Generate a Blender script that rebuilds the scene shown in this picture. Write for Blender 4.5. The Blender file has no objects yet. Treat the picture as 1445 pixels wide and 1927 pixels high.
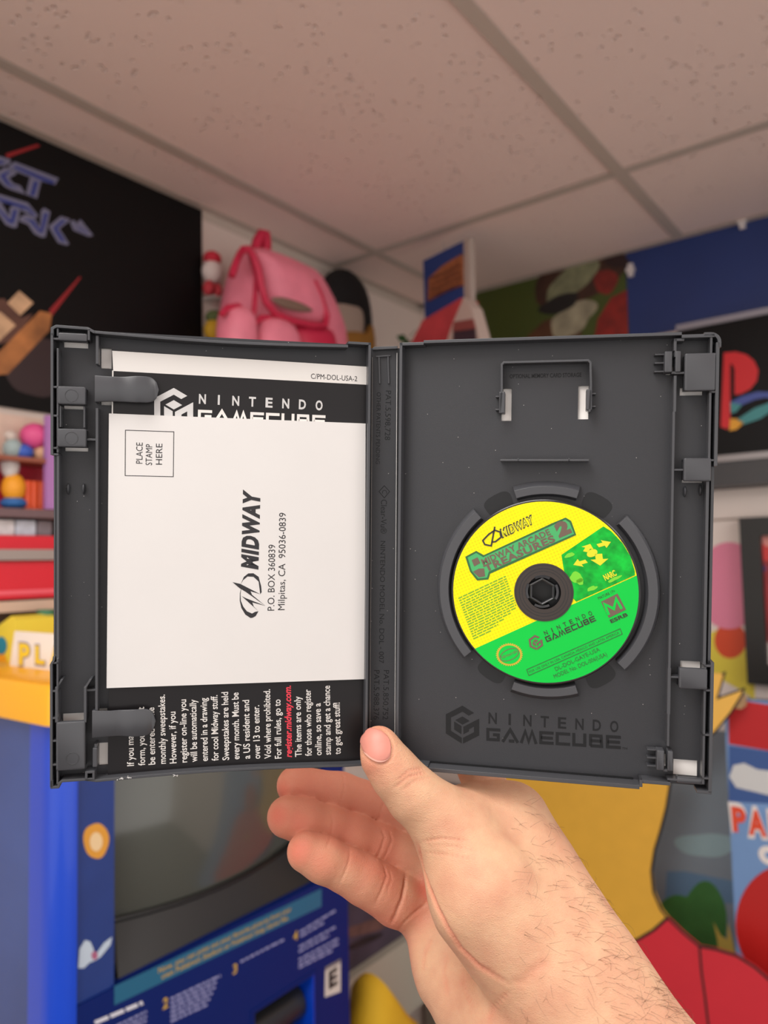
import bpy, bmesh, math, random
import numpy as np
from mathutils import Vector, Matrix
from mathutils.geometry import tessellate_polygon
from mathutils.bvhtree import BVHTree

random.seed(7)
SC = bpy.context.scene
COL = SC.collection

# ---------------------------------------------------------------- camera
IMG_W, IMG_H, FPX = 1445.0, 1927.0, 1450.0
CAM_Z = 1.60
PITCH, ROLL = math.radians(3.8), math.radians(1.2)
fwd = Vector((0, math.cos(PITCH), math.sin(PITCH)))
up0 = Vector((0, -math.sin(PITCH), math.cos(PITCH)))
rgt0 = Vector((1, 0, 0))
rgt = rgt0 * math.cos(ROLL) - up0 * math.sin(ROLL)
upv = up0 * math.cos(ROLL) + rgt0 * math.sin(ROLL)
CAM = Vector((0, 0, CAM_Z))
CM = Matrix(((rgt.x, upv.x, -fwd.x, CAM.x), (rgt.y, upv.y, -fwd.y, CAM.y),
             (rgt.z, upv.z, -fwd.z, CAM.z), (0, 0, 0, 1)))
cd = bpy.data.cameras.new('camera')
cam = bpy.data.objects.new('camera', cd)
COL.objects.link(cam)
cam.matrix_world = CM
cd.sensor_fit = 'VERTICAL'
cd.sensor_height = 36.0
cd.lens = FPX / IMG_H * 36.0
cd.clip_start = 0.02
cd.clip_end = 50
cd.dof.use_dof = True
cd.dof.focus_distance = 0.336
cd.dof.aperture_fstop = cd.lens / 3.0
SC.camera = cam

# ---------------------------------------------------------------- world, lamps, exposure
def lin(c):
    c = c / 255.0
    return c / 12.92 if c <= 0.04045 else ((c + 0.055) / 1.055) ** 2.4
def rgb(r, g, b):
    return (lin(r), lin(g), lin(b), 1.0)

WD = bpy.data.worlds.new('world')
SC.world = WD
WD.use_nodes = True
WD.node_tree.nodes['Background'].inputs[0].default_value = (1.0, 0.945, 0.91, 1)
WD.node_tree.nodes['Background'].inputs[1].default_value = 1.40
SC.view_settings.view_transform = 'Standard'
SC.view_settings.look = 'None'
SC.view_settings.gamma = 1.0
SC.view_settings.use_curve_mapping = False
SC.view_settings.exposure = 0.0

TH = math.radians(37)
U = Vector((math.sin(TH), math.cos(TH), 0))        # along the left wall, into the corner
V = Vector((math.cos(TH), -math.sin(TH), 0))       # along the right wall, out of the corner
CEIL = CAM_Z + 0.765
WALL_V, WALL_U = -1.27, 1.885

LAMPS = [(-0.355, -0.203, 17.0), (0.865, 1.017, 17.0), (-1.6, -0.203, 10.0)]   # (u, v, watts): lit troffers in the ceiling
LAMP_COL = (1.0, 0.97, 0.93)
for (lu, lv, lw) in LAMPS:
    ld = bpy.data.lights.new('troffer_tubes', 'AREA')
    ld.shape = 'RECTANGLE'
    ld.size, ld.size_y = 1.12, 0.52
    ld.energy = lw
    ld.color = LAMP_COL
    lo = bpy.data.objects.new('troffer_tubes', ld)
    COL.objects.link(lo)
    p = U * lu + V * lv
    ax = U; az = Vector((0, 0, 1)); ay = az.cross(ax)
    lo.matrix_world = Matrix(((ax.x, ay.x, az.x, p.x), (ax.y, ay.y, az.y, p.y), (ax.z, ay.z, az.z, CEIL - 0.004), (0, 0, 0, 1)))

# ---------------------------------------------------------------- helpers
class Frame:
    def __init__(self, o, x, y):
        x = Vector(x).normalized(); y = Vector(y); z = x.cross(y).normalized(); y = z.cross(x)
        self.M = Matrix(((x.x, y.x, z.x, o[0]), (x.y, y.y, z.y, o[1]), (x.z, y.z, z.z, o[2]), (0, 0, 0, 1)))
        self.I = self.M.inverted()
    @classmethod
    def mat(cls, M):
        f = cls.__new__(cls); f.M = M.copy(); f.I = M.inverted(); return f
    def px(self, px, py, z=0.0):
        """where the line of sight through an image point meets this frame's plane at height z"""
        d = fwd + rgt * ((px - IMG_W / 2) / FPX) - upv * ((py - IMG_H / 2) / FPX)
        o = self.I @ CAM; dl = self.I.to_3x3() @ d
        t = (z - o.z) / dl.z
        return (o.x + dl.x * t, o.y + dl.y * t)
    def s(self, px, py, z=0.0):
        a = Vector(self.px(px, py, z)); b = Vector(self.px(px, py + 1, z)); return (a - b).length
    def pts(self, P, z=0.0):
        return [self.px(a, b, z) for a, b in P]

class MB:
    def __init__(self): self.v = []; self.f = []
    def add(self, vs, fs):
        n = len(self.v); self.v += [tuple(p) for p in vs]; self.f += [tuple(i + n for i in f) for f in fs]; return self
    def box(self, x0, x1, y0, y1, z0, z1):
        if x0 > x1: x0, x1 = x1, x0
        if y0 > y1: y0, y1 = y1, y0
        if z0 > z1: z0, z1 = z1, z0
        return self.add([(x0, y0, z0), (x1, y0, z0), (x1, y1, z0), (x0, y1, z0), (x0, y0, z1), (x1, y0, z1), (x1, y1, z1), (x0, y1, z1)],
                        [(3, 2, 1, 0), (4, 5, 6, 7), (0, 1, 5, 4), (1, 2, 6, 5), (2, 3, 7, 6), (3, 0, 4, 7)])
    def bbox(self, x0, x1, y0, y1, z0, z1, b=0.0006):
        """box with rounded vertical corners and a chamfered top"""
        if x0 > x1: x0, x1 = x1, x0
        if y0 > y1: y0, y1 = y1, y0
        def ring(i, r, z):
            out = []
            for (cx, cy, a0) in ((x1 - i - r, y1 - i - r, 0), (x0 + i + r, y1 - i - r, 90), (x0 + i + r, y0 + i + r, 180), (x1 - i - r, y0 + i + r, 270)):
                for k in range(4):
                    a = math.radians(a0 + k * 30); out.append((cx + r * math.cos(a), cy + r * math.sin(a), z))
            return out
        rs = [ring(0, b, z0), ring(0, b, z1 - b), ring(b * .3, b, z1 - b * .3), ring(b, b, z1)]
        n = 16; vs = sum(rs, []); fs = []
        for k in range(3):
            for i in range(n):
                j = (i + 1) % n; fs.append((k * n + i, k * n + j, (k + 1) * n + j, (k + 1) * n + i))
        fs.append(tuple(range(3 * n, 4 * n))); fs.append(tuple(range(n - 1, -1, -1)))
        return self.add(vs, fs)
    def poly(self, P, z):
        P = [Vector((p[0], p[1], 0)) for p in P]
        ts = tessellate_polygon([P])
        out = []
        for t in ts:
            a, b, c = (P[i] for i in t)
            out.append(t if (b - a).cross(c - a).z > 0 else (t[0], t[2], t[1]))
        return self.add([(p.x, p.y, z) for p in P], out)
    def prism(self, P, z0, z1):
        P = list(P)
        ar = sum(P[i][0] * P[(i + 1) % len(P)][1] - P[(i + 1) % len(P)][0] * P[i][1] for i in range(len(P)))
        if ar < 0: P = P[::-1]
        self.poly(P, z1)
        n = len(P); vs = [(p[0], p[1], z0) for p in P] + [(p[0], p[1], z1) for p in P]
        self.add(vs, [(i, (i + 1) % n, n + (i + 1) % n, n + i) for i in range(n)])
        k = len(self.v); m = MB(); m.poly(P, z0)
        return self.add(m.v, [tuple(reversed(f)) for f in m.f])
    def stroke(self, P, w, z0, z1=None, closed=False):
        """mitred band of width w along a polyline"""
        P = [Vector((p[0], p[1])) for p in P]; n = len(P); L = []; Rr = []
        for i in range(n):
            a = P[i - 1] if (i > 0 or closed) else None; b = P[(i + 1) % n] if (i < n - 1 or closed) else None
            d1 = (P[i] - a).normalized() if a is not None else None
            d2 = (b - P[i]).normalized() if b is not None else None
            if d1 is None: d1 = d2
            if d2 is None: d2 = d1
            n1 = Vector((-d1.y, d1.x)); n2 = Vector((-d2.y, d2.x)); m = (n1 + n2)
            m = m.normalized() if m.length > 1e-6 else n1
            k = min(2.2, 1 / max(.3, m.dot(n1)))
            L.append(P[i] + m * (w / 2 * k)); Rr.append(P[i] - m * (w / 2 * k))
        seg = n if closed else n - 1
        for i in range(seg):
            j = (i + 1) % n
            q = [Rr[i], Rr[j], L[j], L[i]]
            if z1 is None: self.add([(p.x, p.y, z0) for p in q], [(0, 1, 2, 3)])
            else: self.prism(q, z0, z1)
        return self
    def disc(self, cx, cy, r0, r1, z, n=64, a0=0, a1=360):
        vs = []; fs = []; full = abs(a1 - a0) >= 360
        m = n if full else n + 1
        for i in range(m):
            a = math.radians(a0 + (a1 - a0) * i / n); c, s = math.cos(a), math.sin(a)
            vs += [(cx + r0 * c, cy + r0 * s, z), (cx + r1 * c, cy + r1 * s, z)]
        for i in range(n):
            j = (i + 1) % m; fs.append((2 * i, 2 * i + 1, 2 * j + 1, 2 * j))
        return self.add(vs, fs)
    def ringsolid(self, cx, cy, prof, n=64, a0=0, a1=360):
        """revolve a closed (r,z) profile about the normal"""
        full = abs(a1 - a0) >= 360; m = n if full else n + 1; k = len(prof); vs = []; fs = []
        for i in range(m):
            a = math.radians(a0 + (a1 - a0) * i / n)
            vs += [(cx + r * math.cos(a), cy + r * math.sin(a), z) for r, z in prof]
        for i in range(n):
            j = (i + 1) % m
            for q in range(k): fs.append((i * k + q, j * k + q, j * k + (q + 1) % k, i * k + (q + 1) % k))
        if not full: fs += [tuple(range(k)), tuple(range((m - 1) * k + k - 1, (m - 1) * k - 1, -1))]
        return self.add(vs, fs)
    def plate(self, x0, x1, y0, y1, z0, z1, holes):
        """flat plate with rectangular openings"""
        xs = sorted(set([x0, x1] + [h[i] for h in holes for i in (0, 1) if x0 < h[i] < x1]))
        ys = sorted(set([y0, y1] + [h[i] for h in holes for i in (2, 3) if y0 < h[i] < y1]))
        nx, ny = len(xs) - 1, len(ys) - 1
        def solid(i, j):
            if i < 0 or j < 0 or i >= nx or j >= ny: return False
            cx, cy = (xs[i] + xs[i + 1]) / 2, (ys[j] + ys[j + 1]) / 2
            return not any(h[0] < cx < h[1] and h[2] < cy < h[3] for h in holes)
        for i in range(nx):
            for j in range(ny):
                if not solid(i, j): continue
                a, b, c, d = xs[i], xs[i + 1], ys[j], ys[j + 1]
                self.add([(a, c, z1), (b, c, z1), (b, d, z1), (a, d, z1)], [(0, 1, 2, 3)])
                self.add([(a, c, z0), (b, c, z0), (b, d, z0), (a, d, z0)], [(3, 2, 1, 0)])
                if not solid(i - 1, j): self.add([(a, c, z0), (a, c, z1), (a, d, z1), (a, d, z0)], [(0, 1, 2, 3)])
                if not solid(i + 1, j): self.add([(b, c, z0), (b, d, z0), (b, d, z1), (b, c, z1)], [(0, 1, 2, 3)])
                if not solid(i, j - 1): self.add([(a, c, z0), (b, c, z0), (b, c, z1), (a, c, z1)], [(0, 1, 2, 3)])
                if not solid(i, j + 1): self.add([(a, d, z0), (a, d, z1), (b, d, z1), (b, d, z0)], [(0, 1, 2, 3)])
        return self
    def tube(self, P, R, n=8, closed=False):
        P = [Vector(p) for p in P]; m = len(P)
        if not hasattr(R, '__len__'): R = [R] * m
        vs = []; fs = []; prev = None
        for i in range(m):
            a = P[(i - 1) % m] if (i > 0 or closed) else P[i]; b = P[(i + 1) % m] if (i < m - 1 or closed) else P[i]
            t = (b - a).normalized()
            if prev is None:
                x = t.orthogonal().normalized()
            else:
                x = (prev - t * prev.dot(t)).normalized()
            prev = x; y = t.cross(x)
            vs += [P[i] + (x * math.cos(2 * math.pi * k / n) + y * math.sin(2 * math.pi * k / n)) * R[i] for k in range(n)]
        seg = m if closed else m - 1
        for i in range(seg):
            j = (i + 1) % m
            for k in range(n): fs.append((i * n + k, i * n + (k + 1) % n, j * n + (k + 1) % n, j * n + k))
        if not closed: fs += [tuple(range(n - 1, -1, -1)), tuple(range((m - 1) * n, m * n))]
        return self.add(vs, fs)
    def ellip(self, c, r, n=24, m=14, e=1.0, e2=None):
        """superellipsoid"""
        e2 = e if e2 is None else e2
        def sp(v, p): return math.copysign(abs(v) ** p, v)
        vs = []; fs = []
        for j in range(m + 1):
            b = -math.pi / 2 + math.pi * j / m
            for i in range(n):
                a = 2 * math.pi * i / n
                vs.append((c[0] + r[0] * sp(math.cos(b), e) * sp(math.cos(a), e2), c[1] + r[1] * sp(math.cos(b), e) * sp(math.sin(a), e2), c[2] + r[2] * sp(math.sin(b), e)))
        for j in range(m):
            for i in range(n):
                k = (i + 1) % n; fs.append((j * n + i, j * n + k, (j + 1) * n + k, (j + 1) * n + i))
        return self.add(vs, fs)
    def xf(self, fn):
        self.v = [tuple(fn(Vector(p))) for p in self.v]; return self

class Node:
    def __init__(self, ob, F, o): self.ob, self.F, self.o = ob, F, Vector(o)

def to_mesh(mb, name, mat, o=(0, 0, 0), smooth=False):
    me = bpy.data.meshes.new(name)
    ox, oy, oz = o
    me.from_pydata([(p[0] - ox, p[1] - oy, p[2] - oz) for p in mb.v], [], mb.f)
    me.materials.append(mat)
    if smooth:
        me.polygons.foreach_set('use_smooth', [True] * len(me.polygons))
        try: me.set_sharp_from_angle(angle=math.radians(smooth if smooth > 1 else 50))
        except Exception: pass
    me.update()
    return me
def tags(ob, label=None, cat=None, group=None, kind=None):
    if label: ob['label'] = label
    if cat: ob['category'] = cat
    if group: ob['group'] = group
    if kind: ob['kind'] = kind
def thing(name, label, cat, F, o=(0, 0, 0), group=None):
    ob = bpy.data.objects.new(name, None); COL.objects.link(ob)
    ob.empty_display_size = 0.02
    ob.matrix_basis = F.M @ Matrix.Translation(Vector(o))
    tags(ob, label, cat, group); return Node(ob, F, o)
def part(nd, mb, name, mat, label=None, kind=None, smooth=False):
    ob = bpy.data.objects.new(name, to_mesh(mb, name, mat, nd.o, smooth)); COL.objects.link(ob)
    ob.parent = nd.ob; tags(ob, label, kind=kind); return Node(ob, nd.F, nd.o)
def part_in(nd, F, mb, name, mat, label=None, smooth=False):
    ob = bpy.data.objects.new(name, to_mesh(mb, name, mat, (0, 0, 0), smooth)); COL.objects.link(ob)
    ob.parent = nd.ob
    ob.matrix_basis = (nd.F.M @ Matrix.Translation(nd.o)).inverted() @ F.M
    tags(ob, label); return Node(ob, F, (0, 0, 0))
def solo(name, label, cat, F, mb, mat, o=None, group=None, kind=None, smooth=False):
    if o is None:
        xs = [p[0] for p in mb.v]; ys = [p[1] for p in mb.v]; zs = [p[2] for p in mb.v]
        o = ((min(xs) + max(xs)) / 2, min(ys), min(zs))
    ob = bpy.data.objects.new(name, to_mesh(mb, name, mat, o, smooth)); COL.objects.link(ob)
    ob.matrix_basis = F.M @ Matrix.Translation(Vector(o))
    tags(ob, label, cat, group, kind); return Node(ob, F, o)

# ---- lettering: the built-in font as flat mesh
def glyphs(s, bold=0.0, shear=0.0, spacing=1.0, res=3):
    cu = bpy.data.curves.new('t', 'FONT'); cu.body = s; cu.resolution_u = res; cu.fill_mode = 'FRONT'
    cu.offset = bold; cu.shear = shear; cu.space_character = spacing
    ob = bpy.data.objects.new('t', cu); COL.objects.link(ob)
    me = bpy.data.meshes.new_from_object(ob)
    vs = [tuple(v.co) for v in me.vertices]; fs = [tuple(p.vertices) for p in me.polygons]
    bpy.data.objects.remove(ob); bpy.data.curves.remove(cu); bpy.data.meshes.remove(me)
    return vs, fs
CAPH = 0.0
def cap_height():
    global CAPH
    if not CAPH:
        vs, _ = glyphs('H'); CAPH = max(v[1] for v in vs) - min(v[1] for v in vs)
    return CAPH
def text_mb(F, s, p0, p1, hpx, z, bold=0.0, shear=0.0, spacing=1.0, res=3, th=None):
    """text whose baseline runs between two image points on the frame's plane at height z, capitals hpx tall"""
    a = Vector(F.px(p0[0], p0[1], z)); b = Vector(F.px(p1[0], p1[1], z))
    d = (b - a); L = d.length; d.normalize(); n = Vector((-d.y, d.x))
    vs, fs = glyphs(s, bold, shear, spacing, res)
    x0 = min(v[0] for v in vs); x1 = max(v[0] for v in vs)
    sx = L / (x1 - x0); sy = hpx * F.s((p0[0] + p1[0]) / 2, (p0[1] + p1[1]) / 2, z) / cap_height()
    m = MB()
    m.add([(a.x + d.x * (v[0] - x0) * sx + n.x * v[1] * sy, a.y + d.y * (v[0] - x0) * sx + n.y * v[1] * sy, z) for v in vs], fs)
    if th:
        k = len(m.v); m.v += [(v[0], v[1], z - th) for v in m.v]
        ed = {}
        for f in list(m.f):
            for i in range(len(f)):
                e = (f[i], f[(i + 1) % len(f)])
                if (e[1], e[0]) in ed: del ed[(e[1], e[0])]
                else: ed[e] = 1
        for (i, j) in ed: m.f.append((j, i, i + k, j + k))
    return m
def word_bars(F, lines, hpx, z, seed=1, wmin=8, wmax=26, gap=4):
    """rows of word-length dashes for print too fine to read"""
    r = random.Random(seed); m = MB()
    for (p0, p1) in lines:
        p0 = Vector(p0); p1 = Vector(p1); L = (p1 - p0).length; d = (p1 - p0) / L; n = Vector((d.y, -d.x)); t = 0
        while t < L - 2:
            w = min(r.uniform(wmin, wmax), L - t)
            q = [p0 + d * t, p0 + d * (t + w), p0 + d * (t + w) + n * hpx, p0 + d * t + n * hpx]
            P = F.pts([(a.x, a.y) for a in q], z)
            m.poly(P, z); t += w + gap
    return m
def px_prism(F, P, z0, z1):
    return MB().prism(F.pts(P, z1), z0, z1)
def blob(cx, cy, rx, ry, n=28, rot=0.0, wob=0.0, seed=0):
    r = random.Random(seed); ph = [r.uniform(0, 6.28) for _ in range(3)]; out = []
    for i in range(n):
        a = 2 * math.pi * i / n; k = 1 + wob * (math.sin(2 * a + ph[0]) + .6 * math.sin(3 * a + ph[1]) + .4 * math.sin(5 * a + ph[2]))
        x, y = rx * k * math.cos(a), ry * k * math.sin(a)
        out.append((cx + x * math.cos(rot) - y * math.sin(rot), cy + x * math.sin(rot) + y * math.cos(rot)))
    return out

def inflate(F, P, z, h, back=True, rings=9):
    """soft cushion form swelling from an outline"""
    Q = [Vector(p) for p in F.pts(P, z)]; R = []
    for i in range(len(Q)):            # round the outline
        a, b = Q[i], Q[(i + 1) % len(Q)]; R += [a * .75 + b * .25, a * .25 + b * .75]
    c = sum(R, Vector((0, 0))) / len(R); n = len(R); m = MB(); vs = []; fs = []
    ar = sum(R[i].x * R[(i + 1) % n].y - R[(i + 1) % n].x * R[i].y for i in range(n))
    if ar < 0: R = R[::-1]
    seq = [(math.radians(a)) for a in np.linspace(-80 if back else 0, 80, rings)]
    for a in seq:
        k = math.cos(a) ** .55
        vs += [(c.x + (p.x - c.x) * k, c.y + (p.y - c.y) * k, z + h * math.sin(a)) for p in R]
    for r in range(rings - 1):
        for i in range(n): fs.append((r * n + i, r * n + (i + 1) % n, (r + 1) * n + (i + 1) % n, (r + 1) * n + i))
    vs.append((c.x, c.y, z + h)); t = len(vs) - 1
    for i in range(n): fs.append(((rings - 1) * n + i, (rings - 1) * n + (i + 1) % n, t))
    if back:
        vs.append((c.x, c.y, z - h)); t = len(vs) - 1
        for i in range(n): fs.append(((i + 1) % n, i, t))
    return m.add(vs, fs)
# ---------------------------------------------------------------- materials
MATS = {}
def M(name, col=(0.5, 0.5, 0.5, 1), rough=0.5, metal=0.0, spec=0.5, var=0.0, vscale=30.0, bump=0.0, bscale=200.0, bdist=0.001, emit=None, sss=0.0, coat=0.0):
    if name in MATS: return MATS[name]
    m = bpy.data.materials.new(name); m.use_nodes = True; MATS[name] = m
    nt = m.node_tree; b = nt.nodes['Principled BSDF']
    b.inputs['Base Color'].default_value = col; b.inputs['Roughness'].default_value = rough
    b.inputs['Metallic'].default_value = metal; b.inputs['Specular IOR Level'].default_value = spec
    if coat: b.inputs['Coat Weight'].default_value = coat; b.inputs['Coat Roughness'].default_value = .08
    tc = nt.nodes.new('ShaderNodeTexCoord')
    if var:
        nz = nt.nodes.new('ShaderNodeTexNoise'); nz.inputs['Scale'].default_value = vscale; nz.inputs['Detail'].default_value = 4
        nt.links.new(tc.outputs['Object'], nz.inputs['Vector'])
        mx = nt.nodes.new('ShaderNodeMix'); mx.data_type = 'RGBA'; mx.blend_type = 'MULTIPLY'
        mx.inputs[0].default_value = 1.0; mx.inputs[6].default_value = col
        cr = nt.nodes.new('ShaderNodeMapRange'); cr.inputs[3].default_value = 1 - var; cr.inputs[4].default_value = 1 + var
        cr.inputs[1].default_value = .3; cr.inputs[2].default_value = .7
        nt.links.new(nz.outputs['Fac'], cr.inputs[0]); nt.links.new(cr.outputs[0], mx.inputs[7])
        nt.links.new(mx.outputs[2], b.inputs['Base Color'])
    if bump:
        nb = nt.nodes.new('ShaderNodeTexNoise'); nb.inputs['Scale'].default_value = bscale; nb.inputs['Detail'].default_value = 3
        nt.links.new(tc.outputs['Object'], nb.inputs['Vector'])
        bp = nt.nodes.new('ShaderNodeBump'); bp.inputs['Strength'].default_value = bump; bp.inputs['Distance'].default_value = bdist
        nt.links.new(nb.outputs['Fac'], bp.inputs['Height']); nt.links.new(bp.outputs[0], b.inputs['Normal'])
    return m
def bevelled(m, r=.00035):
    nt = m.node_tree; b = nt.nodes.new('ShaderNodeBevel'); b.samples = 4; b.inputs['Radius'].default_value = r
    nt.links.new(b.outputs[0], nt.nodes['Principled BSDF'].inputs['Normal']); return m
def paint(name, r, g, b, rough=0.5, **k): return M(name, rgb(r, g, b), rough, **k)

def tile_material():
    m = bpy.data.materials.new('mineral_fibre_tile'); m.use_nodes = True; nt = m.node_tree; b = nt.nodes['Principled BSDF']
    b.inputs['Roughness'].default_value = .95; b.inputs['Specular IOR Level'].default_value = .1
    tc = nt.nodes.new('ShaderNodeTexCoord')
    vo = nt.nodes.new('ShaderNodeTexVoronoi'); vo.inputs['Scale'].default_value = 62; vo.inputs['Randomness'].default_value = 1
    nt.links.new(tc.outputs['Object'], vo.inputs['Vector'])
    mr = nt.nodes.new('ShaderNodeMapRange'); mr.inputs[1].default_value = .10; mr.inputs[2].default_value = .26; mr.interpolation_type = 'SMOOTHSTEP'
    nt.links.new(vo.outputs['Distance'], mr.inputs[0])
    nz = nt.nodes.new('ShaderNodeTexNoise'); nz.inputs['Scale'].default_value = 9; nz.inputs['Detail'].default_value = 2
    nt.links.new(tc.outputs['Object'], nz.inputs['Vector'])
    gt = nt.nodes.new('ShaderNodeMath'); gt.operation = 'GREATER_THAN'; gt.inputs[1].default_value = .46
    nt.links.new(nz.outputs['Fac'], gt.inputs[0])
    mx = nt.nodes.new('ShaderNodeMath'); mx.operation = 'MAXIMUM'
    inv = nt.nodes.new('ShaderNodeMath'); inv.operation = 'SUBTRACT'; inv.inputs[0].default_value = 1
    nt.links.new(gt.outputs[0], inv.inputs[1]); nt.links.new(mr.outputs[0], mx.inputs[0]); nt.links.new(inv.outputs[0], mx.inputs[1])
    n2 = nt.nodes.new('ShaderNodeTexNoise'); n2.inputs['Scale'].default_value = 500; n2.inputs['Detail'].default_value = 2
    nt.links.new(tc.outputs['Object'], n2.inputs['Vector'])
    ad = nt.nodes.new('ShaderNodeMath'); ad.operation = 'MULTIPLY_ADD'; ad.inputs[1].default_value = .12
    nt.links.new(n2.outputs['Fac'], ad.inputs[0]); nt.links.new(mx.outputs[0], ad.inputs[2])
    bp = nt.nodes.new('ShaderNodeBump'); bp.inputs['Strength'].default_value = 1.0; bp.inputs['Distance'].default_value = .003
    nt.links.new(ad.outputs[0], bp.inputs['Height']); nt.links.new(bp.outputs[0], b.inputs['Normal'])
    b.inputs['Base Color'].default_value = rgb(246, 224, 215)
    return m

FL = Frame(V * WALL_V, U, (0, 0, 1))           # left wall: x along, y up, z into the room
FR = Frame(U * WALL_U, V, (0, 0, 1))           # right wall
GF = Frame((0, 0, 0), U, -V)                   # ground frame: x = u, y = -v, z up

# ================================================================ the room
def structure(name, F, mb, mat, smooth=False):
    return solo(name, None, None, F, mb, mat, o=(0, 0, 0), kind='structure', smooth=smooth)

m_wall = paint('wall_paint', 224, 208, 198, .8, var=.03, vscale=3, bump=.1, bscale=300)
m_floor = paint('floor_vinyl', 84, 76, 70, .5, var=.1, vscale=12)
m_tile = tile_material()
m_bar = paint('ceiling_bar', 200, 186, 174, .45)
structure('wall_left', FL, MB().box(-2.6, WALL_U + .1, 0, CEIL + .12, -.1, 0), m_wall)
structure('wall_right', FR, MB().box(WALL_V, 2.6, 0, CEIL + .12, -.1, 0), m_wall)
structure('floor', GF, MB().box(-2.6, WALL_U, -2.6, -WALL_V, -.05, 0), m_floor)
ceil_nd = structure('ceiling', GF, MB().box(-2.6, WALL_U, -2.6, -WALL_V, CEIL + .06, CEIL + .12), paint('ceiling_slab', 150, 140, 132, .9))
vlines = [-WALL_V, 1.12, .508, -.102, -.712, -1.322, -1.932, -2.542]
ulines = [-2.185, -.965, .255, 1.475, WALL_U]
lamp_cells = [(lu, -lv) for lu, lv, _ in LAMPS]
tile_cache = {}
for i in range(len(ulines) - 1):
    for j in range(len(vlines) - 1):
        a, b, c, d = ulines[i], ulines[i + 1], vlines[j + 1], vlines[j]
        cx, cy = (a + b) / 2, (c + d) / 2
        if any(a < lu < b and c < lv < d for lu, lv in lamp_cells): continue
        w, h = round((b - a) / 2 - .010, 4), round((d - c) / 2 - .010, 4)
        if (w, h) not in tile_cache: tile_cache[(w, h)] = to_mesh(MB().box(-w, w, -h, h, 0, .016), 'ceiling_tile', m_tile)
        ob = bpy.data.objects.new('ceiling_tile', tile_cache[(w, h)]); COL.objects.link(ob); ob.parent = ceil_nd.ob
        ob.location = (cx, cy, CEIL + .001 + random.uniform(0, .0008))
for y in vlines[1:]:
    part(ceil_nd, MB().box(-2.185, WALL_U, y - .012, y + .012, CEIL - .0015, CEIL).box(-2.185, WALL_U, y - .0015, y + .0015, CEIL, CEIL + .03), 'ceiling_bar', m_bar)
for x in ulines[1:-1]:
    for j in range(len(vlines) - 1):
        part(ceil_nd, MB().box(x - .012, x + .012, vlines[j + 1] + .012, vlines[j] - .012, CEIL - .0014, CEIL), 'ceiling_bar', m_bar)
part(ceil_nd, MB().box(-2.185, WALL_U, -WALL_V - .022, -WALL_V, CEIL - .0012, CEIL).box(-2.185, WALL_U, -WALL_V - .0015, -WALL_V, CEIL - .02, CEIL), 'wall_angle', m_bar)
part(ceil_nd, MB().box(WALL_U - .022, WALL_U, -2.54, -WALL_V, CEIL - .0012, CEIL).box(WALL_U - .0015, WALL_U, -2.54, -WALL_V, CEIL - .02, CEIL), 'wall_angle', m_bar)
m_lampmetal = paint('lamp_metal', 225, 222, 216, .4)
for k, (lu, lv, lw) in enumerate(LAMPS):
    t = thing('ceiling_light', 'white troffer light set into the ceiling grid', 'light', GF, (lu, -lv, CEIL), group='troffer lights in the ceiling')
    part(t, MB().plate(lu - .598, lu + .598, -lv - .295, -lv + .295, CEIL - .0005, CEIL + .006, [(lu - .565, lu + .565, -lv - .265, -lv + .265)]), 'frame', m_lampmetal)
    part(t, MB().box(lu - .565, lu + .565, -lv - .265, -lv + .265, CEIL + .04, CEIL + .05), 'reflector', m_lampmetal)

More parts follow.
